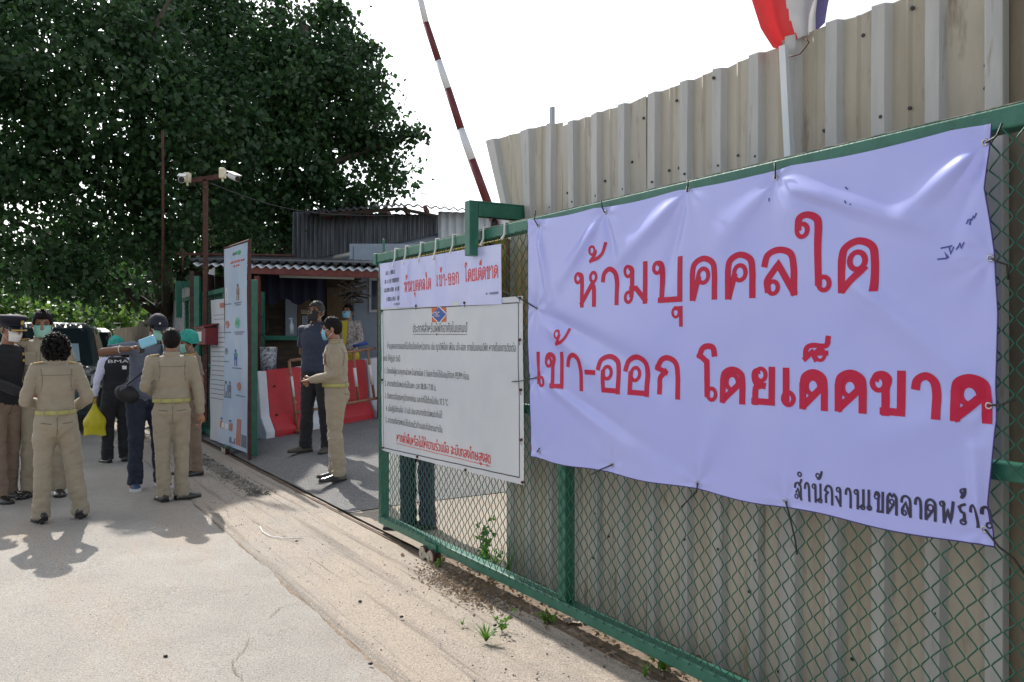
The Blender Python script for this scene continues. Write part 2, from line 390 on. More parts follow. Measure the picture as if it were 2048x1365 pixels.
M['beige2'] = mat('beige_sheet_grey', (.37, .345, .29), (.44, .415, .36), rough=.5, scale=2.6, stretch=(2.2, 2.2, .35), c3=(.2, .16, .12), scale3=6, lo3=.56, hi3=.7, bump=.15, bscale=24)
M['beige3'] = mat('beige_sheet_stained', (.40, .365, .30), (.33, .29, .22), rough=.55, scale=2.2, stretch=(2.2, 2.2, .5), c3=(.18, .14, .10), scale3=4, lo3=.55, hi3=.72, bump=.15, bscale=24)
FM2 = [M['beige2'], M['rib']]; FM3 = [M['beige3'], M['rib']]
fence_panel(fence, -1.31, -.70, [-1.27, -1.04, -.81], -.322, 2.862, 2.79, FM, 1, shear=True)
fence_panel(fence, -.735, .05, [-.58, -.356, -.12], -.318, 2.77, 2.748, FM2, 2)
fence_panel(fence, .02, .93, [.11, .345, .565, .785], -.323, 2.752, 2.745, FM, 3)
fence_panel(fence, .90, 1.83, [.985, 1.185, 1.39, 1.60], -.317, 2.765, 2.735, FM3, 4)
pb = MB(); pb.gbox(.925, .985, -.314, -.290, .02, 1.6); pb.build('joint_strip', M['rib'], fence, bevel=.004)
pb = MB(); pb.gbox(1.785, 1.845, -.325, -.283, .02, 2.9); pb.build('corner_strip', M['rib'], fence, bevel=.004)
fence_panel(fence, 1.70, 2.9, [2.02, 2.24, 2.46, 2.68], -.331, 3.1, 3.1, [M['darksheet'], M['beige']], 5)  # shading of this end panel is put into its darker sheet colour
fence_panel(fence, 2.88, 3.9, [3.0, 3.22, 3.44, 3.66], -.329, 3.1, 3.1, FM, 6)
hb = MB()
for q in [(1093, 330), (1131, 386), (1206, 362), (1234, 362), (1260, 324), (1283, 236), (1349, 201), (1334, 341), (1354, 336), (1430, 157), (1472, 311), (1644, 261), (1722, 70), (1765, 235), (1815, 216), (1820, 15), (1967, 176), (1968, 130), (1560, 100), (1213, 1074), (1290, 1098), (1190, 1116), (1558, 1185), (1502, 1183), (1558, 1170), (1700, 1320), (1553, 1345)]:
    s, z = on(*q, -.30); p = G(s, -.302, z)
    rb = min(RIBS, key=lambda r: abs(r - s)); oo = -.292 if abs(rb - s) < .03 else -.316
    hb.tube([G(s, oo - .001, z), G(s, oo + .006, z)], .0075, 6)
for s in RIBS[2:]:
    for z in (.55, 1.25, 2.3):
        hb.tube([G(s + .01, -.296, z), G(s + .01, -.290, z)], .006, 6)
o = hb.build('fixing_screw', M['black'], fence); o['kind'] = 'stuff'
bb = MB()
for z in (.5, 1.3, 2.35): bb.gbox(-1.25, 3.8, -.375, -.335, z, z + .04)
bb.build('back_rail', M['rust'], fence)
for s in (-1.16, .4, 1.95):
    b = MB(); b.gbox(s, s + .05, -.43, -.38, 0, 2.7); b.build('fence_post', M['rust'], fence)
# thin stick above the fence
b = MB(); s, z = on(1104, 215, -.36); b.gbox(s - .012, s + .014, -.372, -.35, 2.3, z); o = b.build('wooden_stick', M['greysheet'])
tag(o, 'thin weathered grey stick poking up above the corrugated fence', 'stick')

def interp(x, xs, ys): return float(np.interp(x, xs, ys))
# flag and its pole
fl = thing('flag', 'faded red, white and blue striped flag drooping over the fence top', 'flag', G(.9, -.28, 1.9))
b = MB(); p0 = G(*[on(1582, 312, -.27)[0], -.27, 0]); sA, zA = on(1582, 312, -.255); sB, zB = on(1566, 92, -.255)
b.box((G(sA, -.255, zA - .2) + G(sB, -.255, zB)) / 2, U * .016, N * .008, (G(sB, -.255, zB) - G(sA, -.255, zA - .2)) / 2)
b.build('flag_batten', M['whitesheet'], fl)
sC, zC = on(1615, 96, -.36); sD, zD = on(1650, -420, -.36)
b = MB(); b.tube([G(sC - .01, -.36, 1.7), G(sC, -.36, zC), G(sD, -.30, zD)], [.012, .011, .009], 8); b.build('flag_pole', M['brownwall'], fl, smooth=True)
fred = mat('flag_red', (.68, .045, .05), (.6, .04, .045), rough=.8, scale=5, trans=.35)
fwhite = mat('flag_white', (.6, .6, .62), (.5, .5, .52), rough=.8, scale=5, trans=.35); fblue = mat('flag_blue', (.10, .09, .22), (.14, .12, .28), rough=.8, scale=5, trans=.35)
def flagfn(u, v):
    xl = interp(v, [0, .5, .81, .93, 1], [1440, 1475, 1502, 1522, 1546]); xr = interp(v, [0, .81, .93, 1], [1700, 1668, 1655, 1650])
    px = xl + (xr - xl) * u
    bot = interp(u, [0, .12, .3, .55, .8, 1], [96, 99, 88, 74, 66, 46])
    py = -430 + (bot + 430) * v
    of = -.30 + .024 * math.sin(u * 11 + v * 2) + .006 * math.sin(u * 25 + v * 5) + .01 * math.sin(v * 14 + u * 5)
    s, z = on(px, py, of); return G(s, of, z)
b = MB(); nu, nv = 44, 40; b.grid(flagfn, nu, nv)
b.m = [(0 if i < 6 + 12 * (j / nv) + 9 * max(0, j / nv - .7) else (1 if i < 33 + 3 * (j / nv) else 2)) for j in range(nv) for i in range(nu)]
o = b.build('flag_cloth', [fred, fwhite, fblue], fl, smooth=True)
b = MB()
pts = [on(1650, 62, -.27), (0, 0)]
w = [(1612, 78), (1618, 85), (1610, 96), (1600, 108), (1588, 112), (1576, 114)]
b.tube([G(on(x, y, -.27)[0], -.27, on(x, y, -.27)[1]) for x, y in w], .003, 6); b.build('tie_wire', M['rust'], fl, smooth=True)

# ------------------------------------------------------------------ sliding gate (right leaf)
gate = thing('sliding_gate', 'long green steel sliding gate with chain link mesh and banners, standing open on its rail', 'gate', G(.2, 0, 0))
def gpiece(name, a, bv=.006, m=None):
    b = MB(); b.gbox(*a); return b.build(name, m or M['green'], gate, bevel=bv)
gpiece('top_rail', (-2.79, 3.3, -.07, 0, 2.115, 2.182))
gpiece('rail_lit_edge', (-2.79, 3.3, -.068, -.004, 2.1835, 2.187), 0, M['green_top'])  # thin added strip, the rail's lit top edge painted in pale colour
gpiece('bottom_rail', (-2.772, 3.3, -.068, 0, .078, .138))
gpiece('middle_rail', (-2.695, 3.3, -.062, -.012, 1.09, 1.145))
for s in (-2.772, -.29, 2.12): gpiece('stile', (s, s + .068, -.066, -.002, .14, 2.113))
gpiece('end_block', (-2.86, -2.80, -.075, .008, 2.10, 2.19))
gpiece('hook_bar', (-2.76, -2.745, -.05, -.03, 2.19, 2.30))
# chain link: woven zigzag wires
def chain_link(s0, s1, z0, z1, parent, off=.006, pw=.073, r=.0026, seed=3, name='wire_mesh'):
    cols = int((s1 - s0) / (pw / 2)); rows = int((z1 - z0) / (pw / 2)); b = MB(); ns = 4
    jit = {}
    rr = random.Random(seed)
    def node(c, k):
        if (c, k) not in jit:
            jit[(c, k)] = (rr.gauss(0, .0013), rr.gauss(0, .0013))
        j = jit[(c, k)]
        sag = .010 * math.sin(c * .13 + k * .05)
        return s0 + c * pw / 2 + j[0] + sag * .4, z1 - k * pw / 2 + j[1] + sag * .5 - .01 * math.sin(c * .05) * math.sin(PI * k / rows)
    V = []; Fc = []
    nn = 5; ct = [(math.cos(2 * PI * i / nn), math.sin(2 * PI * i / nn)) for i in range(nn)]
    for c in range(cols):
        pts = []
        for k in range(rows + 1):
            col = c + (k + c) % 2
            s, z = node(col, k); side = 1 if col == c else -1
            if pts:
                ps, pz, po = pts[-1]
                for q in range(1, ns):
                    t = q / ns; e = t + .10 * math.sin(2 * PI * t)
                    pts.append((ps + (s - ps) * (t - .012 * math.sin(2 * PI * t)), pz + (z - pz) * t, off + side * -.0022 * (2 * t - 1) * (1 if True else 0)))
            pts.append((s + side * .0016, z, off + side * -.0026))
        base = len(V)
        L = len(pts)
        for i, (s, z, o) in enumerate(pts):
            a = pts[max(0, i - 1)]; d = pts[min(L - 1, i + 1)]
            dv = (d[0] - a[0], d[1] - a[1]); l = math.hypot(*dv) or 1; px, pz_ = -dv[1] / l, dv[0] / l
            for (cx, cy) in ct:
                V.append(tuple(G(s + px * cx * r, o + cy * r, z + pz_ * cx * r)))
        for i in range(L - 1):
            for k in range(nn):
                k2 = (k + 1) % nn; Fc.append((base + i * nn + k, base + i * nn + k2, base + (i + 1) * nn + k2, base + (i + 1) * nn + k))
    b.v = V; b.f = Fc; b.m = [0] * len(Fc)
    return b.build(name, M['wire'], parent, smooth=True)
chain_link(-2.745, 2.9, .134, 2.118, gate)
b = MB()
for k in range(76):
    s = -2.70 + k * .074
    b.tube([G(s, .006, .128), G(s + .004, .010, .136), G(s + .010, .006, .146)], .0028, 5)
b.build('mesh_tie', M['wire'], gate, smooth=True, kind='stuff')
# castors
def castor(parent, s):
    b = MB(); b.gbox(s - .10, s + .10, -.064, .012, .068, .0775); b.gbox(s - .10, s + .10, .004, .012, .078, .12); b.build('castor_plate', M['green'], parent)
    for d in (-.062, .062):
        b = MB(); c = G(s + d, .012, .036)
        b.tube([c - N * .035, c - N * .012, c - N * .012, c + N * .006, c + N * .006, c + N * .022], [.052, .052, .042, .042, .052, .052], 22); b.build('castor_wheel', M['rust'], parent)
        b = MB(); b.tube([c + N * .024, c + N * .031], [.046, .042], 20); b.build('castor_cover', M['castor'], parent)
        b = MB(); b.tube([c + N * .031, c + N * .040], .011, 6); b.build('bolt', M['steel'], parent)
    b = MB(); b.gbox(s - .03, s + .03, .036, .041, .018, .055); b.build('castor_bracket', M['castor'], parent, bevel=.004)
castor(gate, on(862, 1110, 0)[0]); castor(gate, 2.3)

# guide bracket over the gate
br = thing('guide_bracket', 'green steel arm reaching over the gate top with a hanging guide roller', 'bracket', G(-1.13, -.3, 0))
b = MB(); b.gbox(-1.165, -1.10, .025, .088, 2.02, 2.355); b.build('bracket_leg', M['green'], br, bevel=.004)
b = MB(); b.gbox(-1.165, -1.10, -.36, .023, 2.345, 2.355); b.gbox(-1.165, -1.157, -.36, .023, 2.262, 2.344); b.gbox(-1.108, -1.10, -.36, .023, 2.262, 2.344)
b.build('bracket_arm', M['green'], br, bevel=.002)
b = MB(); b.tube([G(-1.13, -.10, 2.345), G(-1.13, -.10, 2.24)], .013, 8); b.tube([G(-1.13, -.10, 2.245), G(-1.13, -.10, 2.20)], .022, 10); b.build('guide_roller', M['blackmet'], br, smooth=True)
b = MB(); b.gbox(-1.165, -1.10, -.43, -.37, 0, 2.36); b.build('bracket_post', M['green'], br)

# yellow sign behind the gate
ys = thing('yellow_sign', 'yellow sign board with rounded corner seen behind the gate mesh, above the small banner', 'sign', G(-1.8, -.12, 1.9))
ye = on(1013, 550, -.12)[0]; b = MB(); b.gbox(-2.55, ye, -.14, -.115, 1.55, 2.135); b.build('sign_board', M['yellow'], ys, bevel=.012)
b = MB(); b.gbox(ye + .003, ye + .014, -.14, -.115, 1.56, 2.12); b.build('sign_edge', M['brownprint'], ys)
for s_ in (-2.3, -1.2):
    b = MB(); b.gbox(s_, s_ + .04, -.112, -.072, 1.5, 2.11); b.build('sign_bracket', M['rust'], ys)

# ------------------------------------------------------------------ Thai lettering drawn as strokes
# each glyph: strokes ('P' polyline / 'S' spline) in a unit box, 'O' = small loop with centre
GL = {
 'ห': [('O', .10, .86), ('S', .12, .97, .26, .93, .30, .75, .30, .3, .30, 0), ('P', .30, .05, .78, .62), ('O', .84, .84), ('S', .78, .62, .86, .52, .88, .3, .88, 0)],
 'า': [('S', 0, .62, .10, .88, .5, 1, .88, .86, 1, .55, 1, .2, 1, 0)],
 'ม': [('O', .14, .86), ('S', .20, .97, .32, .90, .33, .7, .33, .4, .31, .2), ('O', .17, .12), ('P', .30, .36, .52, .36, .92, .02), ('P', .93, 0, .93, 1)],
 'บ': [('O', .12, .86), ('S', .14, .98, .27, .94, .31, .75, .31, .3, .31, .1), ('P', .25, 0, 1, 0, 1, 1)],
 'ค': [('P', 0, 0, 0, .55), ('S', 0, .52, .08, .86, .5, 1, .92, .86, 1, .55, 1, .2, 1, 0), ('P', .06, .0, .26, .46), ('Q', .50, .55)],
 'ด': [('P', 0, 0, 0, .55), ('S', 0, .52, .08, .86, .5, 1, .92, .86, 1, .55, 1, .2, 1, 0), ('P', .06, .0, .64, .40), ('Q', .48, .58)],
 'ล': [('S', 0, .62, .12, .90, .5, 1, .90, .88, 1, .55, 1, .2, 1, 0), ('P', .98, .0, .48, .66, .22, .42), ('O', .30, .12), ('S', .22, .42, .1, .28, .12, .1)],
 'ใ': [('O', .14, .80), ('S', .0, .80, .05, .96, .3, 1, .58, .94, .66, .84, .66, .6, .66, .1), ('O', .84, .07)],
 'เ': [('P', .12, 1, .12, .10), ('O', .68, .10)],
 'ข': [('O', .14, .76), ('S', 0, .82, .10, .97, .32, 1, .50, .88, .42, .62, .42, .4, .42, 0), ('P', .36, 0, 1, 0, 1, 1)],
 '-': [('P', 0, .5, 1, .5)],
 'อ': [('S', 0, .58, .12, .88, .52, 1, .9, .86, 1, .55, 1, .2, 1, 0), ('P', 1, 0, .26, 0, .26, .50), ('Q', .46, .52)],
 'ก': [('S', .12, 0, .12, .2, .12, .45, .38, .62), ('P', .38, .62, 0, .72), ('S', 0, .72, .25, .95, .58, 1, .92, .86, 1, .55, 1, .2, 1, 0)],
 'โ': [('S', 1, .80, .9, .97, .5, 1, .18, .95, 0, .82), ('P', 0, .82, .48, .70, .48, .08), ('O', .78, .06)],
 'ย': [('O', .42, .86), ('S', .38, .99, .12, .94, .08, .75, .2, .58, .52, .52), ('S', .52, .52, .2, .46, .13, .3, .13, .0), ('P', .08, 0, 1, 0, 1, 1)],
 '็': [('S', 0, .02, .04, .5, .3, .68, .9, .66, 1, 1), ('P', 0, .02, .30, .34, .45, .02), ('O', .66, .22), ('P', .3, .30, .9, .3)],
 '้': [('O', .20, .72), ('S', .42, .72, .38, .42, .12, .02), ('S', .12, .02, .55, .14, .85, .45, 1, 1)],
 'ุ': [('O', .34, .72), ('P', .92, .95, .92, 0), ('P', .4, .98, .92, .95)],
 'ส': [('S', 0, .58, .12, .84, .5, .92, .86, .78, .95, .5, .95, .2, .95, 0), ('P', .93, .0, .48, .6, .22, .38), ('O', .28, .12), ('P', .72, .82, 1, 1.12)],
 'ํ': [('O', .5, .5)],
 'น': [('O', .12, .86), ('S', .14, .98, .27, .94, .31, .75, .31, .3, .31, 0), ('P', .31, .06, .80, .12), ('O', .88, .10), ('P', .93, .2, .93, 1)],
 'ั': [('O', .14, .45), ('S', .1, .1, .45, 0, .8, .35, 1, 1)],
 'ง': [('O', .42, .86), ('S', .55, .95, .75, .85, .78, .5, .76, 0), ('P', .76, 0, 0, .42)],
 'ต': [('P', 0, 0, 0, .55), ('S', 0, .52, .05, .86, .28, 1), ('P', .28, 1, .5, .88, .72, 1), ('S', .72, 1, .95, .86, 1, .55, 1, .2, 1, 0), ('P', .06, 0, .66, .46), ('O', .48, .60)],
 'พ': [('O', .10, .86), ('S', .12, .98, .22, .94, .24, .7, .27, .3, .30, 0), ('P', .30, 0, .58, .62, .82, 0, 1, 1)],
 'ร': [('P', .1, .82, .5, .92, .95, .98), ('S', .1, .82, .35, .6, .75, .55, .82, .4, .82, .2), ('O', .70, .12)],
 'ว': [('S', 0, .62, .14, .9, .5, 1, .9, .86, 1, .55, 1, .25), ('O', .80, .12)],
}
def catmull(p, n=7):
    q = [p[0]] + p + [p[-1]]; out = []
    for i in range(1, len(q) - 2):
        a, b, c, d = q[i - 1], q[i], q[i + 1], q[i + 2]
        for k in range(n):
            t = k / n
            out.append(tuple(.5 * ((2 * b[j]) + (-a[j] + c[j]) * t + (2 * a[j] - 5 * b[j] + 4 * c[j] - d[j]) * t * t + (-a[j] + 3 * b[j] - 3 * c[j] + d[j]) * t ** 3) for j in (0, 1)))
    out.append(p[-1]); return out
AN = [1.0]
def ribbon(mb, pts, t, surf, lift, m=0, closed=False):
    # resample then offset with mitred joins
    P = [pts[0]]
    for q in pts[1:]:
        d = math.hypot(q[0] - P[-1][0], q[1] - P[-1][1]); k = max(1, int(d / .014)); p0 = P[-1]
        for i in range(1, k + 1): P.append((p0[0] + (q[0] - p0[0]) * i / k, p0[1] + (q[1] - p0[1]) * i / k))
    P = [p for i, p in enumerate(P) if i == 0 or math.hypot(p[0] - P[i - 1][0], p[1] - P[i - 1][1]) > 1e-6]
    n = len(P); b = len(mb.v)
    for i in range(n):
        if closed: a, c = P[(i - 1) % n], P[(i + 1) % n]
        else: a, c = P[max(0, i - 1)], P[min(n - 1, i + 1)]
        d1 = (P[i][0] - a[0], P[i][1] - a[1]); d2 = (c[0] - P[i][0], c[1] - P[i][1])
        l1 = math.hypot(*d1); l2 = math.hypot(*d2)
        if l1 < 1e-9: d1, l1 = d2, l2
        if l2 < 1e-9: d2, l2 = d1, l1
        d1 = (d1[0] / l1, d1[1] / l1); d2 = (d2[0] / l2, d2[1] / l2)
        nx, ny = -(d1[1] + d2[1]), d1[0] + d2[0]; l = math.hypot(nx, ny) or 1; nx /= l; ny /= l
        sc = 1 / max(.62, nx * -d1[1] + ny * d1[0])
        for sg in (1, 0, -1):
            x, y = P[i][0] + sg * nx * t / 2 * sc, P[i][1] + sg * ny * t / 2 * sc * AN[0]
            mb.v.append(tuple(surf(x, y, lift)))
    for i in range(n if closed else n - 1):
        j = (i + 1) % n
        mb.f.append((b + 3 * i, b + 3 * i + 1, b + 3 * j + 1, b + 3 * j)); mb.f.append((b + 3 * i + 1, b + 3 * i + 2, b + 3 * j + 2, b + 3 * j + 1)); mb.m += [m, m]
LIFT = [0]
def glyph(mb, ch, x0, x1, z0, z1, H, surf, wt=.15, m=0, slope=0):
    t = wt * H
    fx = lambda u: x0 + t / 2 + (x1 - x0 - t) * u; fz = lambda v, u=0: z0 + t / 2 + (z1 - z0 - t) * v + slope * ((x1 - x0) * u)
    for st in GL.get(ch, []):
        LIFT[0] = (LIFT[0] + 1) % 9; lift = .0010 + LIFT[0] * .00010
        if st[0] in 'OQ':
            r = (.105 if st[0] == 'O' else .132) * H; cx = min(max(fx(st[1]), x0 + r + .03 * H), max(x1 - r - .03 * H, x0 + r)); cz = min(max(fz(st[2]), z0 + r + .035 * H), max(z1 - r - .035 * H, z0 + r))
            pts = [(cx + r * math.cos(2 * PI * i / 16), cz + r * math.sin(2 * PI * i / 16) + slope * (cx - x0)) for i in range(16)]
            ribbon(mb, pts, (.10 if st[0] == 'O' else .108) * H * (wt / .15), surf, lift, m, True)
        else:
            c = st[1:]; pts = [(fx(c[i]), fz(c[i + 1], c[i])) for i in range(0, len(c), 2)]
            if st[0] == 'S': pts = catmull(pts)
            else:   # extend the ends so that stems finish flush with the box
                pts = list(pts)
                def ext(a, b):
                    d = (a[0] - b[0], a[1] - b[1]); l = math.hypot(*d) or 1; return (a[0] + d[0] / l * t / 2, a[1] + d[1] / l * t / 2)
                pts[0] = ext(pts[0], pts[1]); pts[-1] = ext(pts[-1], pts[-2])
            if st[0] == 'S':
                a, b2 = pts[-1], pts[-2]; d = (a[0] - b2[0], a[1] - b2[1]); l = math.hypot(*d) or 1
                pts[-1] = (a[0] + d[0] / l * t / 2, a[1] + d[1] / l * t / 2)
            ribbon(mb, pts, t, surf, lift, m)
WID = {'ห': .98, 'า': .62, 'ม': .95, 'บ': .9, 'ค': .86, 'ด': .88, 'ล': .88, 'ใ': .62, 'เ': .36, 'ข': .8, '-': .42, 'อ': .86, 'ก': .84, 'โ': .6, 'ย': .84, 'ส': .88, 'น': .95, 'ง': .66, 'ต': .9, 'พ': 1.05, 'ร': .62, 'ว': .66, ' ': .55}
MARKS = '้็ัํุ'
def line(mb, text, x0, x1, zb, H, surf, wt=.12, m=0, slope=0, zb1=None):
    tot = sum(WID.get(c, 0) + .16 for c in text if c not in MARKS) - .16; k = (x1 - x0) / tot; x = x0; last = (x0, .8)
    for c in text:
        zz = zb + ((zb1 - zb) * (x - x0) / (x1 - x0) if zb1 is not None else 0)
        if c in MARKS:
            lx, lw = last
            if c == 'ุ': glyph(mb, c, lx + lw * .62, lx + lw * 1.02, zz - .52 * H, zz - .06 * H, H, surf, wt, m)
            elif c == 'ํ': glyph(mb, c, lx + lw * .5, lx + lw * .95, zz + 1.1 * H, zz + 1.5 * H, H, surf, wt, m)
            else: glyph(mb, c, lx + lw * .35, lx + lw * 1.05, zz + 1.12 * H, zz + 1.6 * H, H, surf, wt, m)
            continue
        w = WID.get(c, .5) * k
        if c == 'ำ': w = .62 * k
        top = 1.55 if c in 'ใโ' else 1
        if c != ' ': glyph(mb, 'า' if c == 'ำ' else c, x, x + w, zz, zz + H * top, H, surf, wt, m)
        last = (x, w); x += w + .16 * k

# ------------------------------------------------------------------ the big banner
GROM = [(1074, 452), (1207, 425), (1372, 378), (1548, 355), (1968, 285), (1982, 517), (1978, 812), (1965, 1060), (1567, 1003), (1390, 967), (1222, 930), (1076, 905), (1070, 617), (1070, 756)]
GS = [on(x, y, .03) for x, y in GROM]
FOLDS = [((1548, 360), (1980, 517), .050, .016), ((1560, 385), (1900, 500), .03, -.009), ((1680, 540), (1978, 800), .045, .010), ((1372, 385), (1235, 520), .045, .012), ((1372, 385), (1330, 560), .03, -.008),
         ((1207, 430), (1120, 560), .04, .010), ((1074, 620), (1330, 760), .045, -.010), ((1080, 640), (1250, 800), .05, .008), ((1085, 760), (1260, 900), .035, .008), ((1130, 780), (1350, 930), .035, -.006),
         ((1968, 290), (1820, 420), .035, .012), ((1968, 290), (1900, 470), .025, -.009), ((1074, 455), (1100, 600), .03, .010), ((1207, 430), (1240, 560), .03, -.006), ((1960, 1055), (1950, 900), .02, .012), ((1548, 360), (1450, 470), .05, .008), ((1548, 360), (1700, 600), .07, .007), ((1978, 812), (1700, 900), .06, .006), ((1390, 960), (1450, 800), .05, .006)]
FS = []
for a, b_, wd, h in FOLDS: FS.append((on(*a, .03), on(*b_, .03), wd, h))
def bdisp(s, z):
    h = .012 + .006 * noise.noise(Vector((s * 1.7, z * 1.7, 3.1))) + .0035 * noise.noise(Vector((s * 4.5, z * 3, 9.1)))
    for (a, b_, wd, am) in FS:
        dx, dz = b_[0] - a[0], b_[1] - a[1]; L2 = dx * dx + dz * dz; t = ((s - a[0]) * dx + (z - a[1]) * dz) / L2
        tt = max(0, min(1, t)); d = math.hypot(s - a[0] - dx * tt, z - a[1] - dz * tt)
        w_ = wd * (.6 + .8 * tt); k = am * (1 - .55 * tt) * ss(tt * 3.5) * (1 if tt < 1 else .999)
        h += 1.7 * k * math.exp(-(d / w_) ** 2)
    for (gs, gz_) in GS:
        r = math.hypot(s - gs, z - gz_)
        if r < .35: h -= .009 * math.exp(-(r / .07) ** 2); h += .0035 * ss(r / .07) * math.exp(-r / .10) * math.sin(7 * math.atan2(z - gz_, s - gs) + gs * 9)
    return h
def bsurf(s, z, lift=0): return G(s, .018 + bdisp(s, z) + lift, z)
TLs, BLs = -.543, -.510
def bedge(u, v):      # v up
    z0 = .868 + .034 * u - .012 * math.sin(PI * u * 4) ** 2; z1 = 2.150 - .012 * u + (.02 * (1 - u) ** 8) - .010 * abs(math.sin(PI * u * 4.2))
    l = BLs + (TLs - BLs) * v + .006 * math.sin(v * 9); r = interp(v, [0, .1, .3, .55, .7, .85, 1], [1.985, 1.968, 1.992, 1.998, 1.988, 1.958, 1.978])
    return l + (r - l) * u, z0 + (z1 - z0) * v
banner = thing('large_banner', 'large white vinyl banner with big red Thai lettering tied to the green gate', 'banner', G(.7, .02, .87))
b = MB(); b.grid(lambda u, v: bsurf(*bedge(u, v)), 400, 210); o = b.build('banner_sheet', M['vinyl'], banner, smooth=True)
b = MB()
edge = [bedge(1, 1 - i / 60) for i in range(61)] + [bedge(1 - i / 120, 0) for i in range(121)] + [bedge(0, i / 60) for i in range(61)]
b.tube([bsurf(s, z, .0) for s, z in edge], .0022, 6); b.build('hem', M['hem'], banner, smooth=True)
ROW = [('ห', 1145.5, 1193.5, 540, 615), ('้', 1171, 1209, 487, 525.5), ('า', 1198, 1233.5, 532, 611.6), ('ม', 1242, 1294, 525, 609), ('บ', 1300, 1362, 516, 607), ('ุ', 1339, 1364, 611, 654),
       ('ค', 1377, 1432, 510, 601), ('ค', 1448, 1508, 502, 598), ('ล', 1519, 1590.5, 491.6, 593), ('ใ', 1588, 1662.7, 419, 588), ('ด', 1674, 1755.5, 473, 585)]
ROW2 = [('เ', 1068.6, 1085.7, 704, 775), ('ข', 1086.5, 1124, 704, 778), ('้', 1105, 1134.5, 657, 693), ('า', 1129.5, 1162.7, 704.6, 782), ('-', 1167.6, 1190.5, 739, 751.4), ('อ', 1191.6, 1239, 707, 787.6),
        ('อ', 1243, 1295, 708, 792.6), ('ก', 1305.5, 1357, 709.5, 798), ('โ', 1392, 1432, 685.5, 803.6), ('ด', 1437, 1486.5, 732, 808), ('ย', 1496, 1546, 733.5, 812), ('เ', 1560, 1586, 736, 815),
        ('ด', 1595, 1653, 737, 821), ('็', 1602, 1658, 672, 725), ('ด', 1667, 1730.6, 738, 826), ('ข', 1738, 1808.5, 741, 833), ('า', 1819, 1880.6, 743, 838), ('ด', 1899.5, 1980.5, 746.5, 846)]
AN[0] = .80
for row in (ROW, ROW2):
    for (ch, xa, xb, ya, yb) in row:
        b = MB(); xm = (xa + xb) / 2; s0 = on(xa, 600, .04)[0]; s1 = on(xb, 600, .04)[0]; z1 = on(xm, ya, .04)[1]; z0 = on(xm, yb, .04)[1]
        if ch == '-': zz = (z0 + z1) / 2; b2 = MB(); ribbon(b2, [(s0, zz), (s1, zz)], z1 - z0, bsurf, .0015); b2.build('letter', M['red'], banner); continue
        glyph(b, ch, s0, s1, z0, z1, .222 if ch not in '็ุ้' else .19, bsurf, .136 if ch not in '็ุ้' else .118); b.build('letter', M['red'], banner)
b = MB(); s0 = on(1583, 990, .04)[0]; s1 = on(1978, 1060, .04)[0]
line(b, 'สํานักงานเขตลาดพร้าว', s0, s1, on(1583, 999, .04)[1], .071, bsurf, .135, zb1=on(1978, 1062, .04)[1]); b.build('footer_lettering', M['navy'], banner); AN[0] = 1.0
b = MB()
for st in [[(1873, 519), (1893, 517)], [(1893, 517), (1888, 505), (1896, 516)], [(1880, 497), (1903, 492)], [(1897, 495), (1900, 508), (1906, 494)], [(1911, 500), (1918, 488), (1915, 497)], [(1918, 486), (1922, 497), (1927, 485)], [(1930, 448), (1934, 438)], [(1937, 450), (1938, 437)], [(1940, 441), (1943, 432), (1945, 436), (1949, 426)], [(1692, 402), (1695, 408)], [(1688, 374), (1694, 379)], [(1704, 408), (1703, 411)], [(1534, 396), (1534, 403)]]:
    pts = [on(x, y, .04) for x, y in st]; ribbon(b, pts, .0045, bsurf, .0016)
b.build('pen_mark', M['inkblue'], banner, kind='stuff')
for i, (s, z) in enumerate(GS):
    b = MB(); c = bsurf(s, z, .002); q = [c + U * (.0085 * math.cos(2 * PI * k / 14)) + Vector((0, 0, .0085 * math.sin(2 * PI * k / 14))) for k in range(15)]
    b.tube(q, .0028, 6, caps=False); b.build('grommet', M['steel'], banner, smooth=True)
TIES = [[(1070, 420), (1066, 440), (1074, 452)], [(1199, 400), (1200, 415), (1207, 425)], [(1371, 360), (1371, 372), (1372, 384)], [(1546, 325), (1546, 345), (1548, 358)], [(1968, 285), (1985, 276), (1992, 270), (2002, 246)], [(1982, 517), (1995, 524), (2012, 530), (2014, 560)], [(1978, 812), (2005, 808), (2028, 800)],
        [(1965, 1060), (1995, 1095), (2025, 1118), (2048, 1150)], [(1567, 1003), (1575, 1030), (1588, 1080), (1592, 1110)], [(1390, 967), (1389, 985), (1360, 1015)], [(1222, 930), (1200, 940), (1180, 950)], [(1076, 897), (1070, 905)], [(1070, 617), (1030, 592), (1004, 583)], [(1070, 756), (1045, 762), (1022, 764)]]
for k, tp in enumerate(TIES):
    b = MB(); P = [on(x, y, .04) for x, y in tp]; b.tube([G(s, .034 + (bdisp(s, z) - .008 if i < 2 else .0), z) for i, (s, z) in enumerate(P)], .0032, 6); b.build('cable_tie', M['black'], banner, smooth=True)

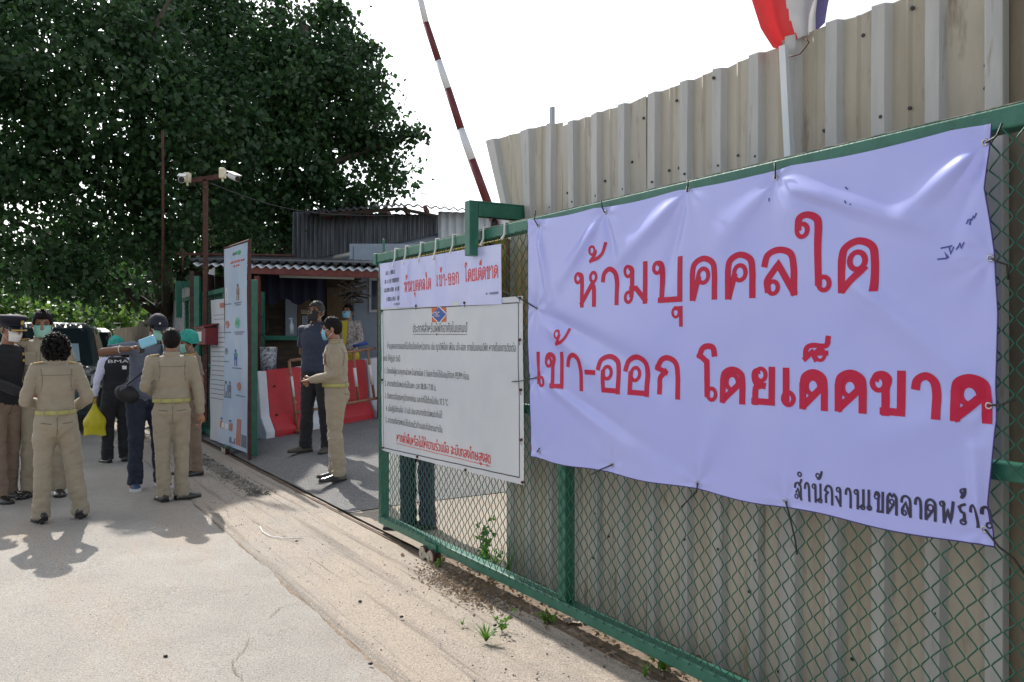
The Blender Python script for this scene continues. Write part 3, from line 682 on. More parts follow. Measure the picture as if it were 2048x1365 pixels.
# ------------------------------------------------------------------ small banner and grey notice
def quad_surf(c, off, amp, seed):
    # c: corners in px TL,TR,BR,BL -> function(u,v up) and disp
    q = [on(x, y, off) for x, y in c]
    def pt(u, v): 
        a = [q[3][i] * (1 - u) + q[2][i] * u for i in (0, 1)]; b_ = [q[0][i] * (1 - u) + q[1][i] * u for i in (0, 1)]
        return a[0] * (1 - v) + b_[0] * v, a[1] * (1 - v) + b_[1] * v
    def surf(s, z, lift=0): return G(s, off + amp * (noise.noise(Vector((s * 2.5 + seed, z * 1.2, 0))) + .6 * noise.noise(Vector((s * 9 + seed, z * 4, 5)))) + lift, z)
    return pt, surf, q
sb = thing('small_banner', 'small white plastic banner with one line of red Thai words, at the gate top', 'banner', G(-1.8, .03, 1.73))
pt, surf, q = quad_surf([(760, 528), (1003, 488), (1003, 609), (761, 617)], .026, .012, 4)
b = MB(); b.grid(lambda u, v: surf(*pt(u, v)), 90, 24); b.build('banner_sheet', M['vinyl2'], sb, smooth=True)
b = MB()
sx = lambda x: on(x, 560, .03)[0]
for w_, xa, xb, zb in (('ห้ามบุคคลใด', 808, 861, 1.850), ('เข้า-ออก', 873, 917, 1.862), ('โดยเด็ดขาด', 930, 996, 1.868)):
    b = MB(); line(b, w_, sx(xa), sx(xb), zb, .080, surf, .115); b.build('red_lettering', M['redsmall'], sb)
def scribble(mb, s0, s1, z, h, surf, rr, m=0, gap=.3):
    s = s0
    while s < s1:
        w = rr.uniform(.5, .9) * h
        if rr.random() < .85:
            k = rr.random()
            ribbon(mb, [(s, z), (s, z + h * .9)], h * .18, surf, .0016, m)
            if k < .6: ribbon(mb, [(s, z + h * .85), (s + w * .6, z + h * .9), (s + w * .6, z)], h * .16, surf, .0018, m)
            elif k < .8: ribbon(mb, [(s, z + h * .1), (s + w * .6, z + h * .1), (s + w * .6, z + h)], h * .16, surf, .0018, m)
        s += w
b = MB(); rr = random.Random(5)
for (xa, xb, z) in [(770, 788, 2.0), (769, 797, 1.935), (768, 800, 1.87), (772, 797, 1.80)]: scribble(b, sx(xa), sx(xb), z, .032, surf, rr)
scribble(b, sx(786), sx(800), 1.765, .016, surf, rr); scribble(b, sx(973), sx(995), 1.775, .014, surf, rr)
b.build('small_print', M['navy'], sb, kind='stuff')
for x, y in [(785, 511), (806, 505), (836, 500), (866, 496), (900, 484), (961, 468), (1003, 455)]:
    b = MB(); s, z = on(x, y + 24, .03); b.tube([G(s - .004, -.07, 2.186), G(s, .01, 2.19), G(s + .004, .013, 2.12), G(s, .03, z)], [.007, .006, .006, .009], 5); b.build('tying_string', M['white'], sb)

nb = thing('notice_board', 'grey white notice with orange and blue logo and many lines of Thai rules', 'notice', G(-1.7, .03, .66))
pt, surfN, q = quad_surf([(763, 617), (1045, 592), (1047, 971), (763, 901)], .022, .009, 11)
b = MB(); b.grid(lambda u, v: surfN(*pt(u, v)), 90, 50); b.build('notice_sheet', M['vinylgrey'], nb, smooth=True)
b = MB(); i_ = .018
bd = [pt(u, v) for u, v in ((i_, .022), (1 - i_ * 1.2, .035), (1 - i_ * 1.2, .965), (i_, .985), (i_, .022))]
ribbon(b, bd, .006, surfN, .0015); b.build('border_line', M['ink'], nb)
def textmesh(txt):
    c = bpy.data.curves.new('t', 'FONT'); c.body = txt; c.size = 1; c.fill_mode = 'FRONT'; c.resolution_u = 2
    o = bpy.data.objects.new('t', c); ts = bpy.data.scenes.new('bake'); ts.collection.objects.link(o); dg = eval_dg(ts)
    me = bpy.data.meshes.new_from_object(o.evaluated_get(dg)); vs = [tuple(v.co) for v in me.vertices]; fs = [tuple(p.vertices) for p in me.polygons]
    bpy.data.objects.remove(o); bpy.data.scenes.remove(ts); bpy.data.meshes.remove(me); bpy.data.curves.remove(c); return vs, fs
def fit_text(name, txt, x0, x1, zb0, zb1, H, surf, m, parent, under=False, bold=0):
    vs, fs = textmesh(txt)
    if not vs: return
    a = min(v[0] for v in vs); e = max(v[0] for v in vs); b = MB()
    for dx in ([0, bold] if bold else [0]):
        b.add([surf(x0 + (v[0] - a) / (e - a) * (x1 - x0) + dx, zb0 + (zb1 - zb0) * (v[0] - a) / (e - a) + v[1] / .56 * H, .0016 + dx * .1) for v in vs], fs)
    if under: ribbon(b, [(x0, zb0 - .30 * H), (x1, zb1 - .30 * H)], H * .07, surf, .0018)
    return b.build(name, m, parent)
n_ = lambda x, y: on(x, y, .025)
M['ink_soft'] = mat('faded_print', (.075, .08, .09), rough=.5)
def nline(txt, xa, ya, xb, yb, H, m=M['ink_soft'], under=False, bold=0, name='printed_line'):
    a, c = n_(xa, ya), n_(xb, yb); fit_text(name, txt, a[0], c[0], a[1], c[1], H, surfN, m, nb, under, bold)
nline('ประกาศสำหรับผู้พักอาศัยในแคมป์', 825, 665, 934, 665, .047, under=True)
nline('ห้ามบุคคลภายนอกที่ไม่เกี่ยวข้องกับหน่วยงาน เช่น ญาติพี่น้อง เพื่อน เข้า-ออก ภายในแคมป์พัก หากต้องการติดต่อ', 774, 698, 1032, 704, .036, )
nline('พบปะ ให้ปฏิบัติ ดังนี้', 765, 722, 798, 724, .034, )
nline('1. ต้องแจ้งผู้ควบคุมงานล่วงหน้าอย่างน้อย 3 วันและต้องได้รับอนุมัติจาก PE/PM ก่อน', 769, 747, 938, 760, .034, )
nline('2. สามารถติดต่อพบปะกันได้เฉพาะ เวลา 08.00-17.00 น.', 769, 772, 871, 782, .034, )
nline('3. ต้องตรวจวัดอุณหภูมิร่างกายก่อน และค่าที่ได้ต้องไม่เกิน 37.5 °C', 769, 797, 894, 812, .034, )
nline('4. เมื่อปฏิบัติตามข้อ 1-3 แล้ว จึงจะสามารถติดต่อพบปะกันได้', 771, 822, 883, 837, .034, )
nline('5. สามารถติดต่อพบปะได้บริเวณรั้วด้านนอกสำนักงานเท่านั้น', 771, 845, 884, 866, .034, )
nline('หากฝ่าฝืนหรือไม่ให้ความร่วมมือ จะมีบทลงโทษสูงสุด', 793, 883, 981, 928, .052, M['redsmall'], True, .003, 'red_warning')
a, c = n_(863, 645), n_(892, 614)
b = MB(); ribbon(b, [(a[0], (a[1] + c[1]) / 2), (c[0], (a[1] + c[1]) / 2)], c[1] - a[1], surfN, .0012, 0)
cx, cz = (a[0] + c[0]) / 2, (a[1] + c[1]) / 2
def dia(w, h, l, m): b.add([surfN(cx - w, cz, l), surfN(cx, cz - h, l), surfN(cx + w, cz, l), surfN(cx, cz + h, l)], [(0, 1, 2, 3)], m)
dia(.125, .062, .0026, 1); dia(.112, .052, .0034, 2); b.build('logo', [M['orange'], M['white'], M['blueprint']], nb)
fit_text('logo_lettering', 'STECON', cx - .075, cx + .075, cz - .012, cz - .012, .026, lambda s, z, l=0: surfN(s, z, l + .003), M['white'], nb, )
for x, y in [(765, 622), (833, 612), (930, 606), (1040, 597), (1040, 680), (1041, 780), (1042, 880), (1045, 965), (931, 940), (835, 914), (766, 896), (765, 760)]:
    s, z = n_(x, y); b = MB(); b.tube([surfN(s, z, .001), surfN(s, z, .012)], .008, 7); b.tube([surfN(s, z, .01), surfN(s + .012, z - .03, .012)], .002, 5); b.build('tie_knot', M['rust'], nb)
# ------------------------------------------------------------------ left leaf, its posters, letterbox
lg = thing('sliding_gate', 'far green sliding gate leaf carrying the tall blue poster, beyond the gate opening', 'gate', G(-8.5, -.1, 0))
def lpiece(name, a, m=None): b = MB(); b.gbox(*a); return b.build(name, m or M['green'], lg, bevel=.005)
LO = -.20
lpiece('end_post', (-7.42, -7.24, LO, LO + .09, .06, 2.27)); lpiece('top_rail', (-12.2, -7.43, LO + .01, LO + .08, 2.19, 2.26)); lpiece('bottom_rail', (-12.2, -7.43, LO + .01, LO + .08, .08, .15)); lpiece('middle_rail', (-12.2, -7.43, LO + .015, LO + .06, 1.1, 1.15))
for s in (-8.9, -10.4, -11.9): lpiece('stile', (s, s + .07, LO + .015, LO + .075, .155, 2.185))
lpiece('brace', (-10.9, -10.85, LO - .03, LO + .0, .2, 2.4)); lpiece('tall_post', (-10.25, -10.13, LO - .5, LO - .38, 0, 2.62))
lpiece('guide_arm', (-11.75, -11.65, LO - .4, LO + .15, 2.42, 2.52)); lpiece('guide_arm', (-11.75, -11.65, LO + .155, LO + .25, 1.9, 2.52))
def chain2():
    b = MB(); s0, s1, z0, z1 = -12.1, -7.5, .15, 2.19; p = .09
    k = -60
    while k < 120:
        for sg in (1, -1):
            a = s0 + k * p; pts = []
            for i in range(2):
                z = z0 if i == 0 else z1; pts.append((a + sg * (z - z0) if sg > 0 else a + (z1 - z0) - (z - z0), z))
            (sa, za), (sb_, zb) = pts
            def cut(s, z, s2, z2):
                if s < s0: z += (z2 - z) * (s0 - s) / (s2 - s); s = s0
                if s > s1: z += (z2 - z) * (s1 - s) / (s2 - s); s = s1
                return s, z
            if max(sa, sb_) < s0 or min(sa, sb_) > s1: continue
            c1 = cut(sa, za, sb_, zb); c2 = cut(sb_, zb, sa, za); b.tube([G(c1[0], LO + .045, c1[1]), G(c2[0], LO + .049, c2[1])], .003, 4, caps=False)
        k += 1
    b.build('wire_mesh', M['wire'], lg)
chain2(); castor(lg, on(468, 900, -.1)[0])

po = thing('tall_poster', 'tall pale blue health poster in a rusty frame leaning on the far gate leaf', 'poster', G(-7.9, 0, 0))
PO = -.07
pc = [(450, 497), (498, 481), (499, 914), (438, 890)]
qP = [on(x, y, PO) for x, y in pc]
def ppt(u, v):
    l = (interp(v, [0, .15, .25, 1], [on(438, 0, PO)[0], on(443, 0, PO)[0], on(450, 0, PO)[0], on(451, 0, PO)[0]])); r = on(497, 0, PO)[0]
    zt = qP[0][1] + (qP[1][1] - qP[0][1]) * u - .02; zb = qP[3][1] + (qP[2][1] - qP[3][1]) * u + .04
    return l + (r - l) * u, zb + (zt - zb) * v
surfP = lambda s, z, lift=0: G(s, PO + .014 + .02 * noise.noise(Vector((s * 4, z * .8, 2))) + lift, z)
b = MB(); b.grid(lambda u, v: surfP(*ppt(u, v)), 16, 60); b.build('poster_sheet', M['vinylblue'], po, smooth=True)
b = MB()
TL, TR, BR = G(qP[0][0] - .02, PO, qP[0][1]), G(qP[1][0] + .03, PO, qP[1][1]), G(qP[1][0] + .03, PO, .03)
b.tube([TR, BR], .022, 6); b.tube([TL, TR], .016, 6); b.tube([TL - Vector((0, 0, 0)), G(qP[0][0] - .02, PO - .02, .5)], .014, 6); b.build('poster_frame', M['rust'], po)
b = MB(); rr = random.Random(2)
def pr(u0, u1, v0, v1, m, l=.002):
    pa = [ppt(u0, v0), ppt(u1, v0), ppt(u1, v1), ppt(u0, v1)]; b.add([surfP(*p, l) for p in pa], [(0, 1, 2, 3)], m)
def pell(u, v, ru, rv, m, l=.002):
    b.add([surfP(*ppt(u + ru * math.cos(2 * PI * k / 12), v + rv * math.sin(2 * PI * k / 12)), l) for k in range(12)], [tuple(range(12))], m)
PM = [M['greyprint'], M['redsmall'], M['greenprint'], M['tealprint'], M['brownprint'], M['brickprint'], M['white'], M['blueprint']]
pr(.40, .50, .955, .968, 0); pr(.51, .6, .955, .97, 2); pell(.68, .962, .06, .012, 2); 
for k in range(7): pr(.28 + k * .09, .28 + k * .09 + .065, .917, .926, 1)
for k in range(3): pr(.42 + k * .1, .49 + k * .1, .897, .905, 1)
def icon_person(u, v, m): pell(u, v + .022, .045, .010, m); pr(u - .07, u + .07, v - .022, v + .012, m); pr(u - .06, u - .02, v - .05, v - .022, m); pr(u + .02, u + .06, v - .05, v - .022, m)
icon_person(.62, .78, 4); icon_person(.12, .77, 6); pell(.60, .62, .13, .028, 3); pell(.6, .62, .07, .014, 2, .003); pell(.16, .615, .08, .02, 5)
icon_person(.52, .46, 7); pell(.56, .465, .05, .01, 2, .003); pell(.12, .48, .06, .018, 0); pell(.66, .31, .10, .022, 5); pell(.66, .31, .04, .01, 6, .003); icon_person(.12, .30, 0); icon_person(.27, .30, 0)
for (u0, u1, v) in [(.45, .8, .715), (.5, .75, .705), (.0, .3, .715), (.45, .9, .572), (.5, .8, .562), (.05, .28, .572), (.38, .75, .395), (.02, .22, .425), (.52, .92, .262), (.02, .3, .245)]:
    u = u0
    while u < u1: w = rr.uniform(.02, .05); pr(u, u + w, v, v + .006, 0); u += w + .012
pr(-.0, .5, .08, .12, 5); pr(.08, .18, .085, .112, 6, .003); pr(.24, .34, .085, .112, 6, .003); pr(.62, .78, .02, .15, 5); pr(.4, .6, .02, .05, 0); pr(.8, .98, .02, .08, 0); pr(0, .45, .125, .135, 7)
b.build('poster_print', PM, po, kind='stuff')
wb = thing('white_banner', 'wrinkled white banner with rows of faint print half hidden behind the tall poster', 'banner', G(-9.2, 0, 0))
WO = -.10; qW = [on(422, 601, WO), on(451, 597, WO), on(451, 890, WO), on(420, 878, WO)]
surfW = lambda s, z, lift=0: G(s, WO + .02 * noise.noise(Vector((s * 3, z * 2, 7))) + lift, z)
def wpt(u, v):
    a = [qW[3][i] * (1 - u) + qW[2][i] * u for i in (0, 1)]; b_ = [qW[0][i] * (1 - u) + qW[1][i] * u for i in (0, 1)]
    return a[0] * (1 - v) + b_[0] * v + .02 * math.sin(v * 11) * (1 - u), a[1] * (1 - v) + b_[1] * v
b = MB(); b.grid(lambda u, v: surfW(*wpt(u, v)), 14, 40); b.build('banner_sheet', M['vinylgrey'], wb, smooth=True)
b = MB()
for k in range(15):
    v = .30 + k * .033; ribbon(b, [wpt(.08, v), wpt(.97, v + .004)], .010, surfW, .002)
for k in range(2): v = .86 + k * .03; ribbon(b, [wpt(.2, v), wpt(.9, v)], .008, surfW, .002)
b.build('printed_line', M['greyprint'], wb, kind='stuff')
b = MB(); ribbon(b, [wpt(.62, .955), wpt(.93, .955)], .07, surfW, .002); b.build('logo', M['brickprint'], wb)
lb = thing('letterbox', 'small dark red letterbox with white label hung on the far gate', 'letterbox', G(-9.9, -.05, 1.3))
s0, z0 = on(403, 690, 0); s1, z1 = on(422, 655, 0)
b = MB(); b.gbox(s0, s1, -.10, .08, z0, z1); b.build('box', mat('dark_red_metal', (.2, .012, .02), (.15, .01, .015), rough=.45, scale=8), lb, bevel=.01)
b = MB(); b.box(G((s0 + s1) / 2, -.01, z1 + .03), U * ((s1 - s0) / 2 + .04), N * .12 + Vector((0, 0, -.03)), Vector((0, 0, .008))); b.build('lid', mat('dark_red_lid', (.16, .01, .015), rough=.45), lb)
b = MB(); b.gbox(s0 + .1, s1 - .25, .082, .084, z0 + .05, z1 - .06); b.build('paper_label', M['white'], lb)

# grey corrugated fence beyond
gf = thing('corrugated_fence', 'grey weathered zinc fence beside the road beyond the far gate', 'fence', G(-13.5, -.3, 0))
ribs = lambda a, b_: [a + .11 + .22 * k for k in range(int((b_ - a) / .22))]
for k, (a, b_, za, zb, mm) in enumerate([(-12.3, -11.0, 2.55, 2.75, 'whitesheet'), (-13.6, -12.25, 2.62, 2.66, 'greysheet'), (-15.0, -13.55, 2.5, 2.6, 'greysheet'), (-16.6, -14.95, 2.45, 2.52, 'greysheet'), (-18.3, -16.55, 2.38, 2.45, 'greysheet')]):
    fence_panel(gf, a, b_, ribs(a, b_), -.45 + .01 * (k % 2), za, zb, [M[mm], M['rib'] if k % 2 else M[mm]], 20 + k, z0=(1.95 if k == 0 else .02))
bf = thing('corrugated_fence', 'dark brown corrugated fence in tree shade at the far bend of the road', 'fence', G(-21, -.3, 0))
fence_panel(bf, -21.5, -18.4, ribs(-21.5, -18.4), -.5, 1.9, 2.1, [M['darksheet'], M['darksheet']], 31); fence_panel(bf, -27, -21.4, ribs(-27, -21.4), -.51, 1.9, 1.9, [M['darksheet'], M['darksheet']], 32)

# ------------------------------------------------------------------ guard booth
def corr(mb, fn, n, w, m=0):                     # wavy sheet; fn(u, v)->point, wave offset along vec
    pass
booth = thing('guard_booth', 'open dark guard booth with corrugated roof and red beam behind the barriers', 'booth', (-3.5, 13, .3))
def wavy(p00, p10, p11, p01, n, amp, nv=2, vec=Vector((0, 0, 1))):
    p00, p10, p11, p01 = map(Vector, (p00, p10, p11, p01)); b = MB(); K = 6 * n
    b.grid(lambda u, v: (p00 * (1 - u) + p10 * u) * (1 - v) + (p01 * (1 - u) + p11 * u) * v + vec * (amp * math.cos(2 * PI * n * u)), K, nv); return b
X0, X1 = W(388, 0, 13).x, W(775, 0, 13).x
zE = W(0, 526, 13).z
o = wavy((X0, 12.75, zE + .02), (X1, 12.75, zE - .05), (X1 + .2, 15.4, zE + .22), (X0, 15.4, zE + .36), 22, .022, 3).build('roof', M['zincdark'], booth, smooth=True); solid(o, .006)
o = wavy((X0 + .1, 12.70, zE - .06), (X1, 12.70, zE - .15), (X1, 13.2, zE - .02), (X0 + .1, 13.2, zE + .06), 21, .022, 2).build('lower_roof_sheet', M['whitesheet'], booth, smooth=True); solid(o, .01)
b = MB(); zb = W(0, 543, 12.75).z
b.box(((X0 + X1) / 2 + .4, 12.76, zb - .02), ((X1 - X0) / 2 - .4, 0, -.04), (0, .03, 0), (0, 0, .05)); b.build('roof_beam', M['redbeam'], booth)
for k in range(5):
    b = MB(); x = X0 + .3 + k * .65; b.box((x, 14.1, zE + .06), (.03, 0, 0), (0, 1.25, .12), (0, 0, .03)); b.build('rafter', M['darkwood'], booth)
for px, Y in ((515, 12.8), (760, 12.9), (395, 12.8)):
    b = MB(); x = W(px, 0, Y).x; b.abox(x - .04, x + .04, Y - .04, Y + .04, 0, zb - .07); b.build('roof_post', M['redbeam' if px > 500 else 'green'], booth)
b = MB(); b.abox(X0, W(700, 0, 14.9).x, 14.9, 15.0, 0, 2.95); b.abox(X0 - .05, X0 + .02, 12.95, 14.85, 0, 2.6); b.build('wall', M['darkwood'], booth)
for (xa, xb, ya, yb, mm, nm) in [(571, 594, 596, 690, 'bluewall', 'wall_panel'), (595, 619, 590, 690, 'brownwall', 'wall_panel'), (620, 637, 606, 690, 'bluewall', 'wall_panel'), (654, 698, 575, 700, 'brownwall', 'wall_panel')]:
    p = W(xa, ya, 14.8); q_ = W(xb, yb, 14.8); b = MB(); b.abox(p.x, q_.x, 14.80, 14.85, q_.z - .8, p.z); b.build(nm, M[mm], booth)
b = MB(); xa, xb = W(500, 0, 13.6).x, W(650, 0, 13.6).x
b.grid(lambda u, v: Vector((xa + (xb - xa) * u, 13.6 + .05 * math.sin(u * 40), W(0, 604, 13.6).z + .05 * math.sin(u * 17) + v * .5)), 90, 4); b.build('valance', mat('dark_blue_cloth', (.012, .014, .035), rough=.9), booth, smooth=True)
b = MB(); p = W(512, 672, 13.3); q_ = W(600, 672, 13.3); b.abox(p.x, q_.x, 13.1, 13.7, p.z - .07, p.z); b.build('counter_top', M['green'], booth)
b = MB(); b.abox(p.x, q_.x, 13.25, 13.32, .2, p.z - .072); b.build('counter_front', M['darkwood'], booth)
b = MB(); x = W(528, 0, 13.1).x; b.abox(x - .03, x + .03, 13.0, 13.06, .2, zb - .3); b.build('counter_post', M['green'], booth)
pn = W(602, 628, 14.78); qn = W(613, 620, 14.78); b = MB(); b.abox(pn.x, qn.x, 14.785, 14.795, pn.z, qn.z); b.build('number_plate', M['cream'], booth)
fit_text('number_lettering', '30', pn.x + .01, qn.x - .01, pn.z + .01, pn.z + .01, .05, lambda x, z, l=0: Vector((x, 14.78 - l, z)), M['ink'], booth)
b = MB()
for k in range(4): p_ = W(604, 648 - k * 4.2, 14.78); q_ = W(615, 645 - k * 4.2, 14.78); b.abox(p_.x, q_.x, 14.785, 14.795, p_.z, q_.z)
b.build('paper_notice', M['vinylblue'], booth)
b = MB(); p = W(560, 552, 12.9); q_ = W(708, 556, 12.9); b.tube([p, q_], .03, 8); b.build('light_tube', M['gwhite'], booth, smooth=True)
b = MB(); b.abox(p.x - .02, q_.x + .02, 12.87, 12.93, p.z + .02, p.z + .06); b.build('light_fitting', M['darkwood'], booth)
tb_ = thing('spray_bottle', 'clear spray bottle standing on the booth counter', 'bottle', (W(583, 0, 13.3).x, 13.3, W(0, 669, 13.3).z))
b = MB(); pz = Vector(tb_.location); b.tube([pz, pz + Vector((0, 0, .15)), pz + Vector((0, 0, .18)), pz + Vector((0, 0, .24))], [.035, .035, .015, .012], 10); b.build('bottle_body', M['vinylgrey'], tb_, smooth=True)
b = MB(); b.abox(pz.x - .04, pz.x + .015, pz.y - .01, pz.y + .01, pz.z + .24, pz.z + .265); b.build('spray_head', M['vinylblue'], tb_)
bu = thing('bucket', 'white patterned tin bucket on the floor beside the booth counter', 'bucket', (W(537, 0, 12.9).x, 12.9, .3))
b = MB(); p = W(537, 736, 12.7); b.tube([p + Vector((0, 0, -.05)), p + Vector((0, 0, .1)), p + Vector((0, 0, .30))], [.12, .12, .13], 16); b.build('bucket_body', mat('dotted_tin', (.5, .52, .55), (.12, .14, .18), rough=.4, scale=30, lo=.5, hi=.52), bu, smooth=True)
b = MB(); b.tube([p + Vector((0, 0, .30)), p + Vector((0, 0, .32))], .135, 16); b.build('rim', M['steel'], bu)
# dry sticks under the roof corner
b = MB(); rr = random.Random(8)
for k in range(46):
    c = W(rr.uniform(688, 716), rr.uniform(555, 606), 13 + rr.uniform(-.1, .2)); d = Vector((rr.uniform(-.3, .3) + .1, rr.uniform(-.1, .1), rr.uniform(-.15, .15)))
    if c.z < W(0, 640 - (c.x - W(688, 0, 13).x) * 350, 13).z: pass
    b.box(c, d * .5, Vector((0, .03, 0)), Vector((0, 0, .012)))
o = b.build('dry_thatch', M['darkwood']); tag(o, 'clump of dark dry palm thatch hanging from the booth roof corner', 'thatch')
b = MB(); rr = random.Random(4)
for k in range(5):
    zc = 2.0 - k * .27; pts = [W(514, 0, 12.7) * 1 for _ in range(1)]; x0 = W(515, 0, 12.7).x
    b.tube([Vector((x0 + .07 + .05 * math.sin(t) * (1 + k % 2), 12.68 + .03 * math.cos(t), zc + .14 * math.cos(t))) for t in [i * .5 for i in range(14)]], .005, 5)
o = b.build('wire_coil', M['black'], smooth=True); tag(o, 'coils of loose black cable hanging on the red booth post', 'cable')

# ------------------------------------------------------------------ site building behind
sb2 = thing('site_building', 'blue grey site building with dark corrugated gable and low tin roof', 'building', (-2.5, 17, 0))
Yb = 17.0
pts = [W(470, 428, Yb), W(560, 426, Yb)]
def gable():
    b = MB(); K = 34 * 4
    def fn(u, v):
        px = 585 + (876 - 585) * u; yb = 522 - 54 * u ** 1.2; yt = 424 + 6 * u; p = W(px, yb + (yt - yb) * v, Yb)
        ph = (u * 34) % 1; p.y += .03 * (1 if ph < .5 else -1) * (1 - abs(ph % .5 - .25) * 1.2); return p
    b.grid(fn, K, 2); return b
o = gable().build('gable_sheet', M['zincgrey'], sb2); solid(o, .004)
b = MB(); p = W(585, 540, Yb + .12); q_ = W(1010, 0, Yb + .12); b.abox(p.x, q_.x, Yb + .12, Yb + .3, 0, W(0, 440, Yb).z - .1); b.build('wall', M['bluewall'], sb2)
o = wavy(W(876, 560, Yb - .02), W(1010, 560, Yb - .02), W(1010, 428, Yb - .02), W(876, 423, Yb - .02), 9, .03, 2, Vector((0, 1, 0))).build('white_cladding', M['whitesheet'], sb2); solid(o, .004)
def roofln(u):
    return [(600, 431), (700, 423), (800, 412), (880, 432)]
o = wavy(W(610, 428, Yb - .6), W(805, 411, Yb - .6), W(805, 408, Yb + 2.5), W(610, 420, Yb + 2.5), 14, .025, 2).build('roof', M['zincdark'], sb2, smooth=True); solid(o, .01)
o = wavy(W(800, 411, Yb - .62), W(1012, 427, Yb - .3), W(1012, 424, Yb + 2.5), W(800, 408, Yb + 2.5), 12, .025, 2).build('roof', M['zincdark'], sb2, smooth=True); solid(o, .01)
b = MB()
for (a, c) in [((640, 431), (800, 418)), ((800, 418), (874, 433))]:
    p, q_ = W(*a, Yb - .55), W(*c, Yb - .55); b.tube([p, q_], .035, 4)
b.build('fascia_beam', M['darkwood'], sb2)
for k in range(6):
    b = MB(); p = W(650 + k * 40, 430 - k * 2, Yb - .5); b.box(p + Vector((0, .3, .03)), (.03, 0, 0), (0, .35, 0), (0, 0, .05)); b.build('purlin', M['redbeam'], sb2)
p, q_ = W(668, 516, Yb - .1), W(716, 505, Yb - .1); b = MB(); b.tube([p, q_], .045, 8); b.build('light_fitting', M['gwhite'], sb2, smooth=True)
# side wall of pale blue cabin seen right of booth
cb = thing('blue_cabin', 'pale blue cabin wall with dark window beside the guard booth', 'cabin', (-2.4, 15.2, 0))
b = MB(); p = W(699, 0, 15.3); q_ = W(1000, 0, 15.3); b.abox(p.x, q_.x, 15.3, 15.5, 0, 3.3); b.build('wall', M['bluewall'], cb)
b = MB(); p = W(738, 625, 15.25); q_ = W(800, 556, 15.25); b.abox(p.x, q_.x, 15.27, 15.295, p.z, q_.z); b.build('window', M['whitesheet'], cb)
b = MB(); b.abox(p.x + .05, q_.x - .05, 15.255, 15.268, p.z + .05, q_.z - .05); b.build('window_pane', M['winglass'], cb)
b = MB(); x = W(706, 0, 15.28).x
for k in range(3): b.abox(x + k * 1.0, x + k * 1.0 + .01, 15.288, 15.299, .2, 3.25)
b.build('wall_seam', M['greyprint'], cb)
# far part of the yard: pale wall seen through the gate
# ------------------------------------------------------------------ concrete barriers
def barrier_prof(h=.92): return [(-.28, 0), (-.28, .10), (-.16, .30), (-.085, h), (.085, h), (.16, .30), (.28, .10), (.28, 0)]
BA = Vector((*ground_at(440, 886)[:2], 0)); 
Ax, Ay, Az = ground_at(513, 876); Bx, By, Bz = ground_at(738, 833)
P0 = Vector((Ax, Ay, Az)); P1 = Vector((Bx, By, Bz)); D = (P1 - P0)
print('BARRIER', P0, P1)
def barrier(label, t0, t1, bands, m_first):
    root = thing('concrete_barrier', label, 'barrier', P0 + D * ((t0 + t1) / 2), group='painted concrete barriers in the yard')
    d = D.normalized(); nrm = Vector((d.y, -d.x, 0)).normalized(); 
    pr_ = barrier_prof()
    cuts = [t0] + bands + [t1]; ci = m_first
    for i in range(len(cuts) - 1):
        b = MB(); rings = []
        for t in np.linspace(cuts[i], cuts[i + 1], 5):
            c = P0 + D * float(t); rings.append([c + nrm * x + Vector((0, 0, z * (1.0 + .0 * t))) for x, z in pr_])
        b.ring_loft(rings, caps=True); b.build('painted_band', [M['conc_white'], M['conc_red']][ci], root, bevel=.012); ci = 1 - ci
    b = MB()
    for t in (t0 + .12, t1 - .12):
        for z in (.3, .7): c = P0 + D * t + nrm * (.17 if z < .5 else .12) + Vector((0, 0, z)); b.tube([c, c + nrm * .02], .015, 6)
    b.build('lifting_hole', M['black'], root)
barrier('concrete barrier with white and red bands behind the dark shirted man', -.02, .925, [.05, .33, .60], 0)
barrier('white banded end barrier beside the gate stile, right of the red band', .945, 2.3, [1.25, 1.55, 1.85], 0)
# barricade frame
bf_ = thing('steel_barricade', 'rusty tube barricade with white painted bands leaning in front of the barriers', 'barricade', (-2.6, 10.5, .2))
def bp(px, py, Y): return W(px, py, Y)
Y0, Y1 = P0.y - .15 + .9, P1.y - .35
L = lambda px: P0.y - .38 + (P1.y - P0.y) * (px - 513) / (738 - 513)
def bt(pts, m, nm): b = MB(); b.tube([W(x, y, L(x)) for x, y in pts], .021, 8); return b.build(nm, m, bf_, smooth=True)
bt([(580, 866), (595, 862), (579, 722), (750, 697), (760, 800)][2:4], M['rusty_tube'], 'top_rail'); bt([(578, 722), (595, 868)], M['rusty_tube'], 'upright')
bt([(591, 826), (770, 794)], M['rusty_tube'], 'lower_rail'); bt([(706, 704), (717, 802)], M['rusty_tube'], 'upright'); bt([(735, 701), (749, 798)], M['rusty_tube'], 'upright')
for a in [[(582, 753), (587, 794)], [(709, 736), (713, 774)], [(739, 730), (744, 770)]]:
    b = MB(); b.tube([W(x, y, L(x)) for x, y in a], .0245, 8); b.build('painted_band', M['white'], bf_, smooth=True)
b = MB(); g1 = ground_at(577, 863); g2 = ground_at(613, 872); b.tube([Vector(g1) + Vector((0, 0, .03)), Vector(g2) + Vector((0, 0, .03))], .022, 8); b.build('foot', M['rusty_tube'], bf_, smooth=True)

